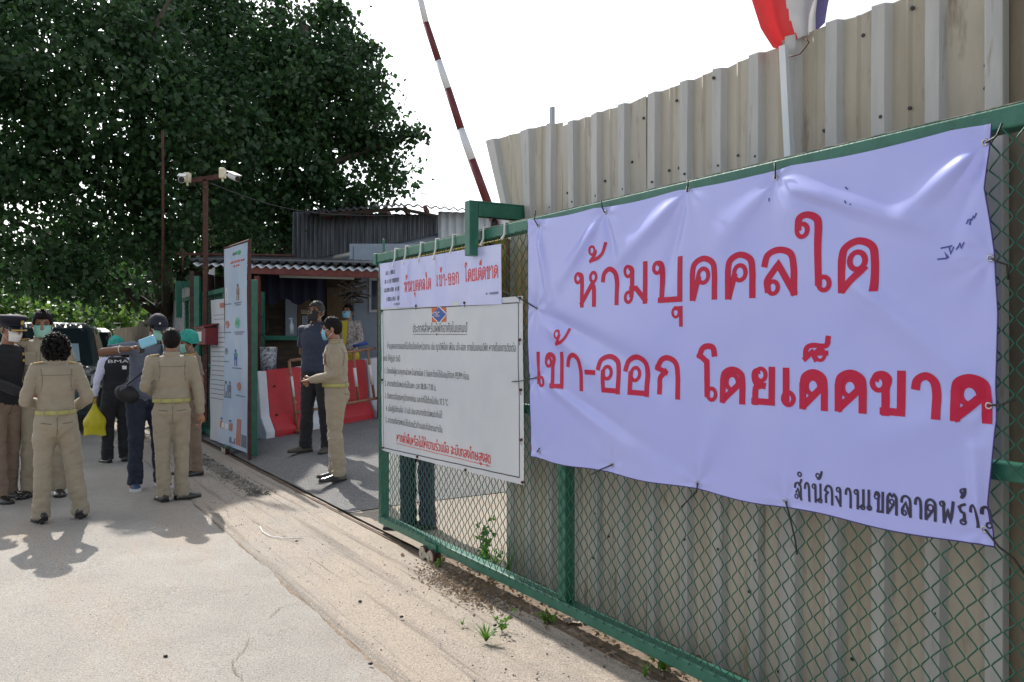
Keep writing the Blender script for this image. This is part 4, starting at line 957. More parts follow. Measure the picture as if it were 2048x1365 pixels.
# ------------------------------------------------------------------ poles, cameras, boom
bm = thing('boom_barrier', 'raised boom pole with dark red and white bands standing against the sky', 'barrier pole', W(980, 420, 7.5))
Ybm = 7.5; tops = [(836, -12, 0), (851, 46, 0)]
seg = [(834, -30, 0), (852, 46, 1), (877, 122, 0), (896, 178, 1), (922, 259, 0), (944, 320, 1), (975, 405, 1), (1006, 490, 1), (1060, 640, 0)]
for i in range(len(seg) - 1):
    a, c = W(seg[i][0], seg[i][1], Ybm), W(seg[i + 1][0], seg[i + 1][1], Ybm)
    b = MB(); r0 = .026 + .013 * i / 6; b.tube([a, c], [r0, r0 + .002], 14); b.build('painted_band', [M['poleWhite'], M['poleRed']][seg[i][2]], bm, smooth=True)
b = MB(); c = W(1100, 640, Ybm); b.abox(c.x - .15, c.x + .15, Ybm - .15, Ybm + .2, 0, c.z); b.build('boom_housing', M['cream'], bm, bevel=.02)
cp = thing('camera_pole', 'rusty pole with crossbar carrying two security cameras above the booth roof', 'camera pole', (W(411, 0, 12.4).x, 12.4, 0))
b = MB(); x = W(411, 0, 12.4).x; zt = W(0, 360, 12.4).z; b.abox(x - .03, x + .03, 12.37, 12.43, .3, zt); b.build('pole', M['rust'], cp)
b = MB(); a = W(384, 362, 12.4); c = W(440, 354, 12.4); b.box((a + c) / 2, (c - a) / 2, (0, .03, 0), (0, 0, .035)); b.build('crossbar', M['rust'], cp)
for (x0_, y0_, x1_, y1_) in [(371, 347, 382, 366), (441, 338, 452, 358)]:
    b = MB(); p, q_ = W(x0_, y1_, 12.36), W(x1_, y0_, 12.36); b.abox(p.x, q_.x, 12.28, 12.38, p.z, q_.z); b.build('junction_box', M['cream'], cp, bevel=.008)
    b = MB(); b.tube([Vector(((p.x + q_.x) / 2, 12.33, p.z)), Vector(((p.x + q_.x) / 2, 12.33, p.z - .05))], .015, 8); b.build('cable_gland', M['cream'], cp)
b = MB(); b.tube([W(452, 350, 12.33), W(458, 352, 12.28), W(463, 355, 12.25)], .014, 6); b.tube([W(371, 355, 12.33), W(366, 356, 12.3)], .014, 6); b.build('camera_bracket', M['white'], cp)
def camera_body(a, c, rad=.045):
    b = MB(); d = (c - a).normalized(); side = d.cross(Vector((0, 0, 1))).normalized(); up = side.cross(d)
    b.tube([a, c], [rad, rad], 10); b.box((a + c) / 2 + up * (rad + .006), (c - a) * .58, side * (rad + .008), up * .006); b.build('camera_housing', M['white'], cp, bevel=.003)
    b = MB(); b.tube([c, c + d * .012], rad * .85, 10); b.build('camera_lens', M['black'], cp)
camera_body(W(460, 351, 12.25), W(475, 358, 12.05)); camera_body(W(366, 356, 12.3), W(363, 360, 12.0), .05)
b = MB(); b.tube([W(418 + 370 * t, 366 + 66 * t + 35 * math.sin(PI * t) * (1 - .3 * t) * .8, 12.4 + 3.4 * t) for t in np.linspace(0, 1, 24)], .009, 5)
o = b.build('overhead_cable', M['black'], smooth=True); tag(o, 'thin black cable sagging from the camera pole to the tin roof', 'cable')
b = MB(); b.tube([W(326, 565, 13.2), W(326, 330, 13.2), W(325, 262, 13.2)], .022, 8); 
o = b.build('thin_pole', M['rust'], smooth=True); tag(o, 'thin tall rusty pole rising in front of the big tree, left of the cameras', 'pole')
b = MB(); b.tube([W(352, 508, 14.5), W(590, 512, 14.5)], .025, 6); b.tube([W(366, 498, 14.5), W(366, 545, 14.5)], .02, 6); o = b.build('scaffold_tube', M['rust'], smooth=True); tag(o, 'rusty horizontal tube above the booth roof', 'tube')


# ------------------------------------------------------------------ vehicles
def car_loft(mb, rings): mb.ring_loft(rings)
def make_car(label, base, heading, bodymat, width=1.80, height=1.80, length=4.9, front_detail=True, plate=True):
    root = thing('parked_car', label, 'car', base, heading, group='cars standing on the road')
    w = width / 2; h = height
    def ring(y, hw, z0, z1, zb, n=4):   # lower body section with rounded shoulders
        pts = [(-hw * .90, z0), (-hw, z0 + .12), (-hw * 1.0, zb), (-hw * .95, z1 - .03), (-hw * .80, z1), (-hw * .4, z1 + .025), (0, z1 + .035), (hw * .4, z1 + .025), (hw * .80, z1), (hw * .95, z1 - .03), (hw * 1.0, zb), (hw, z0 + .12), (hw * .90, z0)]
        return [Vector((x, y, z)) for x, z in pts]
    b = MB()   # local frame: front at y=0 facing -Y
    st = [(0.02, .74, .42, .80, .66), (.06, .86, .34, .93, .7), (.25, .94, .30, .99, .74), (.9, .99, .28, 1.06, .78), (1.35, 1.0, .28, 1.10, .8), (2.4, 1.0, .28, 1.10, .8), (4.2, 1.0, .28, 1.10, .8), (4.75, .96, .34, 1.06, .8), (4.88, .88, .45, .95, .75)]
    b.ring_loft([ring(y, w * k, z0, z1, zb) for y, k, z0, z1, zb in st]); b.build('body', bodymat, root, smooth=True, local=True, bevel=0)
    def cring(y, z, hw): return y, z, hw
    b = MB()   # cabin
    def rect(y0, y1, z, hw): return [Vector((-hw, y0 + .05, z)), Vector((-hw * .8, y0, z)), Vector((0, y0 - .05, z)), Vector((hw * .8, y0, z)), Vector((hw, y0 + .05, z)), Vector((hw, y1, z)), Vector((-hw, y1, z))]
    b.ring_loft([rect(1.18, 4.6, 1.07, w * .93), rect(1.42, 4.5, 1.3, w * .88), rect(1.90, 4.3, h - .10, w * .77), rect(2.02, 4.2, h - .035, w * .72), rect(2.3, 4.0, h, w * .62)]); b.build('cabin', bodymat, root, local=True, bevel=.03)
    b = MB(); k = .012
    def ws(u, v):
        z = 1.10 + (h - .125 - 1.10) * v; t = (z - 1.07) / (h - .10 - 1.07); y = 1.18 + (1.90 - 1.18) * (t ** .93) - .06 * (1 - (2 * u - 1) ** 2) - k * 2; hw = w * (.84 - .15 * t); return Vector(((2 * u - 1) * hw, y, z))
    b.grid(ws, 12, 8); b.build('windscreen', M['glass'], root, smooth=True, local=True)
    b = MB(); b.grid(lambda u, v: ws(.12 + .76 * u, .08 + .5 * v) + Vector((0, -.008, 0)), 8, 4); b.build('sun_shade', mat('sunshade', (.30, .42, .47), rough=.4), root, smooth=True, local=True) if front_detail else None
    for sx_ in (-1, 1):
        b = MB(); b.add([Vector((sx_ * (w * .935), 1.5, 1.12)), Vector((sx_ * (w * .935), 3.9, 1.12)), Vector((sx_ * (w * .80), 3.8, h - .16)), Vector((sx_ * (w * .80), 2.05, h - .16))], [(0, 1, 2, 3)]); b.build('side_window', M['glass'], root, local=True)
        b = MB(); b.abox(sx_ * w * 1.0 - (.0 if sx_ > 0 else .02), sx_ * w * 1.0 + (.02 if sx_ > 0 else 0), 1.45, 1.49, 1.08, 1.12); b.ball((sx_ * (w + .11), 1.5, 1.16), (.12, .06, .085)); o = b.build('mirror', bodymat, root, smooth=True, local=True)
        # headlight
        b = MB(); b.add([Vector((sx_ * w * .52, .035, .80)), Vector((sx_ * w * .86, .11, .78)), Vector((sx_ * w * .93, .26, .84)), Vector((sx_ * w * .925, .24, .97)), Vector((sx_ * w * .80, .08, .955)), Vector((sx_ * w * .55, .04, .92))][::sx_], [tuple(range(6))]); o = b.build('headlight', M['lamp'], root, local=True); solid(o, .03)
        b = MB(); b.ball((sx_ * w * .74, .06, .875), (.065, .02, .055)); b.build('reflector', M['steel'], o, smooth=True, local=True)
        c = Vector((sx_ * w * .70, .02, .50)); b = MB(); b.tube([c, c + Vector((0, -.03, 0))], .095, 18); b.build('fog_lamp', M['blackmet'], root, local=True)
        b = MB(); b.tube([c + Vector((.085 * math.cos(t), -.035, .085 * math.sin(t))) for t in np.linspace(0, 2 * PI, 19)], .012, 6); b.build('fog_lamp_ring', M['steel'], root, smooth=True, local=True)
        for yy in (.85, 3.75):
            wh = MB(); c = Vector((sx_ * (w - .12), yy, .37)); ax = Vector((1, 0, 0)); wh.tube([c - ax * .13, c - ax * .12, c + ax * .12, c + ax * .13], [.30, .37, .37, .30], 24); o = wh.build('wheel', M['black'], root, smooth=False, local=True)
            rm = MB(); rm.tube([c + ax * sx_ * .10, c + ax * sx_ * .135], [.22, .20], 16); rm.build('rim', M['steel'], o, local=True)
    b = MB(); b.abox(-w * .50, w * .50, -.015, .05, .72, .90); b.build('grille', M['blackmet'], root, local=True, bevel=.01)
    for z in (.76, .81, .86):
        b = MB(); b.abox(-w * .48, w * .48, -.03, -.016, z - .012, z + .012); b.build('grille_bar', M['steel'], root, local=True, bevel=.004)
    b = MB(); b.abox(-w * .62, w * .62, -.06, .10, .40, .52); b.build('bumper_intake', M['blackmet'], root, local=True, bevel=.02)
    b = MB(); b.ring_loft([[Vector((x, y, z)) for x, y, z in ((-w * .98, .34 + d, .30), (-w * .86, .03 + d, .30), (0, -.09 + d, .30), (w * .86, .03 + d, .30), (w * .98, .34 + d, .30), (w * .9, .5, .30), (-w * .9, .5, .30))] if False else [Vector((x, y + d, zz)) for x, y in ((-w * .99, .40), (-w * .93, .10), (-w * .5, -.05), (0, -.075), (w * .5, -.05), (w * .93, .10), (w * .99, .40), (0, .45))] for d, zz in ((.05, .28), (0, .34), (0, .39), (.03, .42))]); b.build('bumper', bodymat, root, smooth=True, local=True)
    b = MB(); b.abox(-.17, .17, -.075, -.06, .56, .67); b.build('number_plate', M['white'], root, local=True)
    b = MB()
    for sx_ in (-1, 1): b.tube([Vector((sx_ * w * .66, 2.2, h + .015)), Vector((sx_ * w * .68, 2.5, h + .05)), Vector((sx_ * w * .68, 3.7, h + .05)), Vector((sx_ * w * .66, 4.0, h + .01))], .015, 6)
    b.build('roof_rail', M['blackmet'], root, smooth=True, local=True)
    return root
M['lamp'] = mat('headlamp_lens', (.55, .58, .6), rough=.12, spec=.8)
teal = mat('teal_car_paint', (.055, .078, .085), (.065, .09, .098), rough=.42, metal=.3, scale=2, coat=.15)
blk = mat('black_car_paint', (.012, .012, .015), rough=.4, coat=.15)
hd = math.atan2(.46, -(-.888))
X, Y, z = ground_at(66, 874); make_car('dark teal pickup style car facing the camera behind the khaki uniforms', (X, Y, 0), math.radians(24), teal, 1.86, 1.84)
X, Y = W(205, 0, 18.2).x, 18.2; make_car('black car parked behind the teal one, next to the fence', (X - .6, Y, 0), math.radians(26), blk, 1.84, 1.82, front_detail=False)

# ------------------------------------------------------------------ people
skin = mat('skin', (.36, .19, .12), (.30, .15, .095), rough=.5, scale=12); skin2 = mat('skin_dark', (.22, .115, .07), (.18, .09, .055), rough=.5, scale=12)
khaki = mat('khaki_cloth', (.34, .29, .215), (.305, .26, .19), rough=.85, scale=5, sheen=.15, bump=.85, bscale=15, stretch=(1, 1, 1.8))
khaki2 = mat('brown_khaki_cloth', (.24, .175, .13), (.205, .15, .11), rough=.85, scale=5, sheen=.15, bump=.85, bscale=15, stretch=(1, 1, 1.8))
navyc = mat('navy_cloth', (.022, .03, .06), (.03, .04, .075), rough=.85, scale=5, sheen=.1, bump=.85, bscale=15, stretch=(1, 1, 1.8))
jeans = mat('dark_jeans', (.012, .018, .038), (.02, .028, .05), rough=.85, scale=10, bump=.2, bscale=200)
blackc = mat('black_cloth', (.01, .01, .014), (.016, .016, .02), rough=.85, scale=5, sheen=.1, bump=.7, bscale=15, stretch=(1, 1, 1.8))
slate = mat('slate_blue_cloth', (.095, .115, .165), (.12, .14, .19), rough=.85, scale=6, sheen=.1, bump=.85, bscale=15, stretch=(1, 1, 1.8))
lilac = mat('white_lilac_cloth', (.62, .62, .78), rough=.8, sheen=.2); patt = mat('patterned_cloth', (.42, .38, .36), (.18, .15, .16), rough=.85, scale=38, lo=.5, hi=.56)
yellowc = mat('yellow_cloth', (.55, .42, .03), rough=.85)
hairm = mat('black_hair', (.004, .0035, .0035), (.008, .007, .006), rough=.6, spec=.18, scale=60, bump=.6, bscale=140, stretch=(1, 1, .4)); hairg = mat('greying_hair', (.008, .007, .007), (.03, .028, .026), rough=.6, scale=60, bump=.6, bscale=140)
maskg = mat('mint_mask', (.30, .62, .54), (.36, .68, .6), rough=.8, scale=8, trans=.15); maskb = mat('blue_mask', (.22, .52, .72), (.3, .6, .78), rough=.8, scale=8, trans=.15); maskw = mat('white_mask', (.75, .75, .75), rough=.8); maskk = mat('black_mask', (.015, .015, .018), rough=.8)
netm = mat('green_hair_net', (.02, .34, .27), (.03, .45, .36), rough=.6, scale=25, bump=.8, bscale=50, trans=.15)
leather = mat('black_leather', (.012, .012, .013), rough=.25, coat=.3); belt_m = mat('yellow_green_belt', (.42, .40, .14), (.36, .34, .11), rough=.6, scale=30); gold = mat('gold_braid', (.55, .38, .08), (.42, .28, .05), rough=.45, scale=60)
capm = mat('navy_cap', (.008, .009, .022), (.014, .015, .03), rough=.8, scale=10)
bagm = mat('black_bag', (.012, .012, .014), (.02, .02, .022), rough=.6, scale=10); paperb = mat('blue_paper', (.25, .5, .72), rough=.6); papw = mat('white_paper', (.75, .76, .8), rough=.6)
shoe_blue = mat('blue_trainer', (.03, .06, .13), (.05, .09, .18), rough=.6, scale=20); sole_w = mat('white_sole', (.6, .6, .62), rough=.6); shoe_br = mat('olive_shoe', (.07, .06, .045), rough=.7); sockw = mat('orange_trim', (.6, .15, .05), rough=.6)
def remeshed(mb, name, m, voxel, smooth_it=3, wr=0, wseed=0, center=None):
    o = mb.build(name, m); r = o.modifiers.new('r', 'REMESH'); r.mode = 'VOXEL'; r.voxel_size = voxel; r.use_smooth_shade = True
    s = o.modifiers.new('s', 'SMOOTH'); s.factor = .5; s.iterations = smooth_it
    bake_mods(o); me = o.data
    if wr:
        nv_ = len(me.vertices); CO = np.empty(nv_ * 3); NO = np.empty(nv_ * 3); me.vertices.foreach_get('co', CO); me.vertices.foreach_get('normal', NO); CO = CO.reshape(-1, 3); NO = NO.reshape(-1, 3)
        for vi in range(nv_):
            c = Vector(CO[vi]); n1 = noise.noise(Vector((c.x * 6 + wseed, c.y * 6, c.z * 11))); n2 = noise.noise(Vector((c.x * 14 + wseed, c.y * 14, c.z * 30 + c.x * 9)))
            low = 1 + .8 * math.exp(-((c.z - .13) / .12) ** 2) + .6 * math.exp(-((c.z - .98) / .1) ** 2) + .5 * math.exp(-((c.z - .5) / .1) ** 2)
            CO[vi] += NO[vi] * (wr * (n1 + .55 * (1 - abs(n2) * 2)) * low)
        me.vertices.foreach_set('co', CO.ravel())
    me.polygons.foreach_set('use_smooth', [True] * len(me.polygons)); me.update(); return o
def shell(fn, nu, nv): b = MB(); b.grid(fn, nu, nv); return b
def person(label, foot, top, face, pose={}, top_m=khaki, leg_m=khaki, sleeve='long', hair='short', hair_m=None, mask=None, shoes='leather', belt=True, epaul=True, skin_m=skin, woman=False, yaw=0, pitch=0, wide=1.0, H=None, legw=1.0, base=None, tuck=True, group=None, vest=None):
    X, Y, z0 = ground_at(*foot) if base is None else base
    if H is None:
        H = (foot[1] - top) / F * Y if base is None else 1.65
    k = H / 1.72; f = Vector((face[0], face[1], 0)).normalized(); rz = math.atan2(f.x, -f.y)
    root = thing('person', label, 'person', (X, Y, z0), rz, group)
    T = Matrix.Scale(k, 4); print('PERSON', label[:30], round(X, 2), round(Y, 2), 'H', round(H, 2))
    P = dict(sh=.178 if not woman else .155, lean=(0, 0), hipw=.088, foot_l=(.11, 0), foot_r=(-.11, 0), toe_l=12, toe_r=-12,
             el_l=(.235, .03, 1.13), wr_l=(.245, -.05, .90), el_r=(-.235, .03, 1.13), wr_r=(-.245, -.05, .90), headoff=(0, 0), knee_l=(0, -.02), knee_r=(0, -.02), fist_l=.5, fist_r=.5)
    P.update(pose); lx, ly = P['lean']; sh = P['sh']
    def sp(z): t = max(0, (z - .98) / .45); return Vector((lx * t, ly * t ** 1.2, z))
    chest = sp(1.40); neck0 = sp(1.45); HC = sp(1.60) + Vector((P['headoff'][0], P['headoff'][1] - .015, 0))
    Hm = Matrix.Translation(HC) @ Matrix.Rotation(math.radians(yaw), 4, 'Z') @ Matrix.Rotation(math.radians(pitch), 4, 'X')
    SL, SR = sp(1.405) + Vector((sh, 0, 0)), sp(1.405) + Vector((-sh, 0, 0))
    eL, wL, eR, wR = [Vector(P[q]) for q in ('el_l', 'wr_l', 'el_r', 'wr_r')]
    # --- trousers
    b = MB(); ww = wide * (1.04 if woman else 1)
    b.tube([(0, .0, .80), (0, .012, .88), (0, .005, .97), (0, 0, 1.03)], [(.14 * ww, .10), (.172 * ww, .128 * wide), (.158 * ww, .118 * wide), (.142 * ww, .108 * wide)], 20)
    legs = []
    for sg, fk, kk in ((1, 'foot_l', 'knee_l'), (-1, 'foot_r', 'knee_r')):
        fx, fy = P[fk]; hip = Vector((sg * P['hipw'], .0, .88)); an = Vector((fx, fy + .02, .09)); kn = (hip + an) / 2 + Vector((P[kk][0], P[kk][1], .02)); legs.append((hip, kn, an))
        b.tube([hip + Vector((0, 0, .02)), hip * .7 + kn * .3, hip * .35 + kn * .65, kn, kn * .5 + an * .5, an + Vector((0, 0, .08)), an + Vector((0, 0, -.045))], [(.092 * wide, .105), (.090 * wide * legw ** .5, .1), (.078 * wide * legw ** .5, .084), (.068 * legw, .072), (.068 * legw, .072), (.066 * legw, .070), (.068 * legw, .074)], 14)
    b.xform(T); tr = remeshed(b, 'trousers', leg_m, .0125, 3, .0095, hsh(label) % 97); adopt(tr, root, False)
    # --- shirt
    b = MB(); zb = .985 if tuck else .88; wd = wide * (.93 if woman else 1)
    rings = [(zb - .03, .140 * wd, .108), (zb + .022, .150 * wd, .112 * wide), (zb + .05, .170 * wd, .128 * wide), (1.12, .156 * wd, .116 * wide), (1.24, .170 * wd, .120 * wide), (1.34, .180 * wd, .120), (1.41, .150 * wd, .098), (1.455, .085, .072)]
    if woman: rings[1] = (zb + .02, .140, .108); rings[2] = (zb + .05, .155, .118); rings[3] = (1.12, .142, .106); rings[4] = (1.25, .155, .125)
    b.tube([sp(z) for z, _, _ in rings], [(x, y) for _, x, y in rings], 22)
    def arm(S, e, w, r0=.064, r1=.050, r2=.040, upto=1.0):
        inn = S * .6 + sp(1.37) * .4; mid = S * .5 + e * .5
        if upto >= 1: pts = [inn, S, mid, e * .96 + S * .04, e * .97 + w * .03, e * .5 + w * .5, w]; rr_ = [r0, r0, (r0 + r1) / 2 + .002, r1, r1, (r1 + r2) / 2, r2]
        else: pts = [inn, S, mid, S * .25 + e * .75]; rr_ = [r0, r0, r0 - .004, r0 - .002]
        b.tube(pts, rr_, 12)
    up = 1 if sleeve == 'long' else .5
    if not vest or sleeve != 'vest':
        arm(SL, eL, wL, upto=up); arm(SR, eR, wR, upto=up)
    b.xform(T); st_ = remeshed(b, 'shirt' if not vest else 'shirt', top_m, .0115, 3, .0085, hsh(label) % 89 + 5); adopt(st_, root, False)
    if vest:
        b = MB(); b.tube([sp(z) for z, _, _ in [(.9, 0, 0)] + rings[1:]], [(.172, .128)] + [(x + .024, y + .024) for _, x, y in rings[1:]], 22); b.xform(T); v_ = remeshed(b, 'vest', vest, .012, 2, .003, 7); adopt(v_, root, False)
    # --- body
    b = MB(); b.tube([sp(.9), sp(1.2), sp(1.38), sp(1.44)], [(.10, .07), (.11, .075), (.13, .075), (.07, .06)], 12)
    b.tube([sp(1.40), neck0, (neck0 + HC) / 2, HC + Hm.to_3x3() @ Vector((0, .015, -.03))], [.07, .056, .052, .056], 12)
    for (hip, kn, an) in legs: b.tube([hip, kn, an, Vector((an.x, an.y, .05))], [.06, .045, .035, .035], 8)
    for (S, e, w) in ((SL, eL, wL), (SR, eR, wR)):
        b.tube([S * .7 + sp(1.37) * .3, S, S * .4 + e * .6, e, e * .55 + w * .45, w], [.045, .045, .042, .036 if sleeve == 'long' else .042, .036 if sleeve == 'long' else .038, .026], 10)
    def hp(v): return Hm @ Vector(v)
    R3 = Hm.to_3x3()
    b.ball(hp((0, .012, .02)), (.076, .094, .098), R3, 16, 12); b.ball(hp((0, -.022, -.055)), (.056, .066, .062), R3, 14, 10); b.ball(hp((0, -.045, -.088)), (.034, .036, .026), R3)
    b.tube([hp((0, -.082, .030)), hp((0, -.100, .0)), hp((0, -.110, -.022)), hp((0, -.092, -.034))], [.010, .013, .019, .014], 8)
    for sg in (1, -1):
        b.ball(hp((sg * .030, -.078, .032)), (.024, .014, .008), R3, 8, 6); b.ball(hp((sg * .079, .010, -.008)), (.011, .019, .032), R3 @ Matrix.Rotation(sg * .25, 3, 'Z'), 8, 8); b.ball(hp((sg * .044, -.062, -.022)), (.022, .02, .02), R3, 8, 6)
    b.xform(T); body = remeshed(b, 'body', skin_m, .0088, 2)
    # hands: palm and five fingers, joined to the body mesh
    hb_ = MB()
    for sg, e, w, fist in ((1, eL, wL, P['fist_l']), (-1, eR, wR, P['fist_r'])):
        d = (w - e).normalized(); side = Vector(P.get('palm_l' if sg > 0 else 'palm_r', (sg * -1, 0, 0))); side = (side - d * side.dot(d)).normalized(); across = d.cross(side).normalized()
        if across.y > 0: across = -across            # thumb side towards the front
        c = w + d * .055
        hb_.tube([w - d * .02, w + d * .01, w + d * .05, w + d * .095], [(.022, .02), (.028, .018), (.040, .017), (.038, .014)], 10)
        hb_.v = hb_.v
        base = w + d * .088
        for i, L_ in enumerate((.072, .080, .074, .058)):
            o0 = base + across * (.027 - .018 * i); a1 = fist * .9; p1 = o0 + (d * math.cos(a1) + side * math.sin(a1)) * L_ * .45; a2 = fist * 1.9; p2 = p1 + (d * math.cos(a2) + side * math.sin(a2)) * L_ * .32; a3 = fist * 2.8; p3 = p2 + (d * math.cos(a3) + side * math.sin(a3)) * L_ * .25
            hb_.tube([o0 - d * .02, o0, p1, p2, p3], [.0095, .0095, .0085, .008, .0062], 7)
        t0 = w + d * .03 + across * .026; t1 = t0 + (d * .6 + across * .7 + side * .2).normalized() * .035; t2 = t1 + (d * .9 + across * .15 + side * .4).normalized() * .03
        hb_.tube([w + d * .02, t0, t1, t2], [.014, .0125, .011, .0085], 7)
    hb_.xform(T)
    bm_ = bmesh.new(); bm_.from_mesh(body.data); tmp = bpy.data.meshes.new('h'); tmp.from_pydata(hb_.v, [], hb_.f); bm_.from_mesh(tmp); bm_.to_mesh(body.data); bm_.free(); bpy.data.meshes.remove(tmp)
    body.data.polygons.foreach_set('use_smooth', [True] * len(body.data.polygons)); adopt(body, root, False)
    def part(mb, name, m, smooth=True, th=0, parent=root):
        mb.xform(T); o = mb.build(name, m, parent, smooth=smooth, local=True)
        if th: solid(o, th * k)
        return o
    # eyes and brows
    if abs(yaw) < 500:
        for sg in (1, -1):
            b = MB(); b.ball(hp((sg * .031, -.0865, .012)), (.015, .006, .0055), R3, 8, 6); part(b, 'eye', M['black'])
            b = MB(); b.tube([hp((sg * .014, -.097, .034)), hp((sg * .032, -.095, .040)), hp((sg * .050, -.082, .033))], [.003, .0045, .003], 6); part(b, 'eyebrow', hairm)
        b = MB(); b.tube([hp((-.022, -.089, -.058)), hp((0, -.094, -.056)), hp((.022, -.089, -.058))], [.003, .006, .003], 6); part(b, 'mouth', mat('lips', (.3, .1, .08), rough=.5) if 'lips' not in bpy.data.materials else bpy.data.materials['lips'])
    # hair / headgear shells. az: 0 = back, +-pi = front
    def hshell(rx, ry, rz_, cz, lim, nz_=.004, cy=.012, sc_=25, seed=1):
        def fn(u, v):
            az = -PI + 2 * PI * u; zl = lim(abs(az)); ph0 = math.acos(max(-1, min(1, (zl - cz) / rz_))); ph = .001 + (ph0 - .001) * v
            q = Vector((rx * math.sin(ph) * math.sin(az), cy + ry * math.sin(ph) * math.cos(az), cz + rz_ * math.cos(ph))); n_ = nz_ * noise.noise(q * sc_ + Vector((seed, 0, 0))); q = q + (q - Vector((0, cy, cz))).normalized() * n_; return Hm @ q
        return shell(fn, 36, 16)
    hm = hair_m or hairm; sd = (hsh(label) % 50)
    short = lambda a: .062 if a > 2.45 else (.062 + (-.012 - .062) * ss((2.45 - a) / .45) if a > 1.9 else (-.012 + (-.082 + .012) * ss((1.9 - a) / .9)))
    if hair in ('short', 'cap', 'peaked', 'long', 'net'):
        part(hshell(.083, .103, .106, .022, short, .006, seed=sd), 'hair', hm, th=.008)
    if hair == 'short':
        b = MB(); rr_ = random.Random(sd)
        for _ in range(170):
            a = rr_.uniform(0, 2 * PI); ph = rr_.uniform(0, 1.25); q = Vector((.082 * math.sin(ph) * math.sin(a), .012 + .102 * math.sin(ph) * math.cos(a), .022 + .105 * math.cos(ph)))
            d = (q - Vector((0, .02, 0))).normalized(); tp = q + d * .012 + Vector((rr_.gauss(0, .008), rr_.gauss(-.008, .008), rr_.gauss(0, .004))); s_ = d.orthogonal().normalized() * .006
            b.add([hp(q - s_), hp(q + s_), hp(tp)], [(0, 1, 2)])
        part(b, 'hair_tuft', hm, False)
    if hair == 'curly':
        b = MB(); rr_ = random.Random(3); b.ball(hp((0, .025, .0)), (.092, .098, .115), R3)
        for _ in range(620):
            a = rr_.uniform(-PI, PI); ph = math.acos(rr_.uniform(-.85, 1)); q = Vector((.104 * math.sin(ph) * math.sin(a), .028 + .112 * math.sin(ph) * math.cos(a), -.008 + .125 * math.cos(ph)))
            if q.y < -.045 and q.z < .05: continue
            b.ball(hp(q * rr_.uniform(.95, 1.12)), rr_.uniform(.008, .017), None, 7, 5)
        b.xform(T); o = b.build('hair', hairm, root, smooth=True, local=True)
        for i_ in range(len(o.data.vertices)):
            v = o.data.vertices[i_]; v.co = v.co + Vector(noise.noise_vector(v.co * 45)) * .008
    if hair == 'long':
        b = MB(); b.ball(hp((0, .07, -.03)), (.05, .05, .07), R3); part(b, 'hair_bun', hairm)
    if hair == 'net':
        part(hshell(.095, .118, .118, .03, lambda a: .05 - .085 * (1 - ss((a - 1.2) / 1.4)), .016, .018, 30, 4), 'hair_net', netm, th=.006)
        b = MB(); b.tube([hp((.094 * math.sin(a), .016 + .116 * math.cos(a), .05 - .085 * (1 - ss((abs(a) - 1.2) / 1.4)))) for a in np.linspace(-PI, PI, 30)], .006, 6); part(b, 'elastic_edge', netm)
    if hair == 'cap':
        part(hshell(.090, .110, .112, .028, lambda a: .035, .002, seed=sd), 'cap', capm, th=.006)
        def bill(u, v): a = (u - .5) * 2.0; r = .10 + .075 * v * math.cos(a * 1.1); return Hm @ Vector((math.sin(a) * (.088 + .01 * v) * 1.02, .012 - r * math.cos(a * .55) * 1.02, .040 - .025 * v - .02 * (abs(a)) ** 2 * .6))
        part(shell(bill, 14, 6), 'cap_bill', capm, th=.004); b = MB(); b.ball(hp((-.03, -.098, .07)), (.010, .004, .010), R3); part(b, 'cap_badge', M['white'])
    if hair == 'peaked':
        part(hshell(.088, .108, .07, .045, lambda a: .035, .0), 'cap_band', capm, th=.006)
        b = MB(); rings_ = [[Hm @ Vector((rx * math.sin(a), .012 + ry * math.cos(a) - (0 if i < 1 else .012), zz - .02 * math.cos(a) * (i > 0))) for a in np.linspace(0, 2 * PI, 25)[:-1]] for i, (rx, ry, zz) in enumerate([(.090, .110, .055), (.120, .140, .098), (.122, .142, .112), (.095, .115, .126), (.03, .04, .128)])]
        b.ring_loft(rings_); part(b, 'cap_crown', capm)
        def vis(u, v): a = (u - .5) * 2.2; return Hm @ Vector((math.sin(a) * (.090 + .012 * v), .012 - (.107 + .055 * v) * math.cos(a * .8), .045 - .038 * v - .01 * a * a))
        part(shell(vis, 14, 5), 'cap_visor', leather, th=.004); b = MB(); b.tube([vis(u, .93) + Vector((0, 0, .006)) for u in np.linspace(.08, .92, 14)], .0075, 6); part(b, 'gold_braid', gold)
        b = MB(); b.ball(hp((0, -.128, .085)), (.018, .008, .024), R3); part(b, 'cap_badge', gold)
    if mask:
        def mk(u, v):
            a = (u - .5) * 2.25; zz = -.105 + .105 * v; bul = .020 * math.cos(a * .9) * math.sin(PI * min(1, v * .85 + .12)); rx = .078 - .018 * (1 - v) ** 1.5; ry = .108 + (-.006 if v > .8 else 0); return Hm @ Vector((math.sin(a) * (rx + .003), .012 - (ry + bul) * math.cos(a * .78) ** .8 - .0 * v + .003 * math.sin(v * 25), zz + .012 * (1 - abs(a) * .9) * v))
        part(shell(mk, 18, 12), 'face_mask', mask, th=.003)
        b = MB()
        for sg in (0, 1):
            e_ = hp((.083 if sg else -.083, .012, -.012)); b.tube([mk(sg, .95), e_ + Vector((0, 0, .02)), e_ + Vector((0, .012, 0))], .0018, 4); b.tube([mk(sg, .08), e_ + Vector((0, .012, -.02))], .0018, 4)
        part(b, 'mask_strap', M['white'])
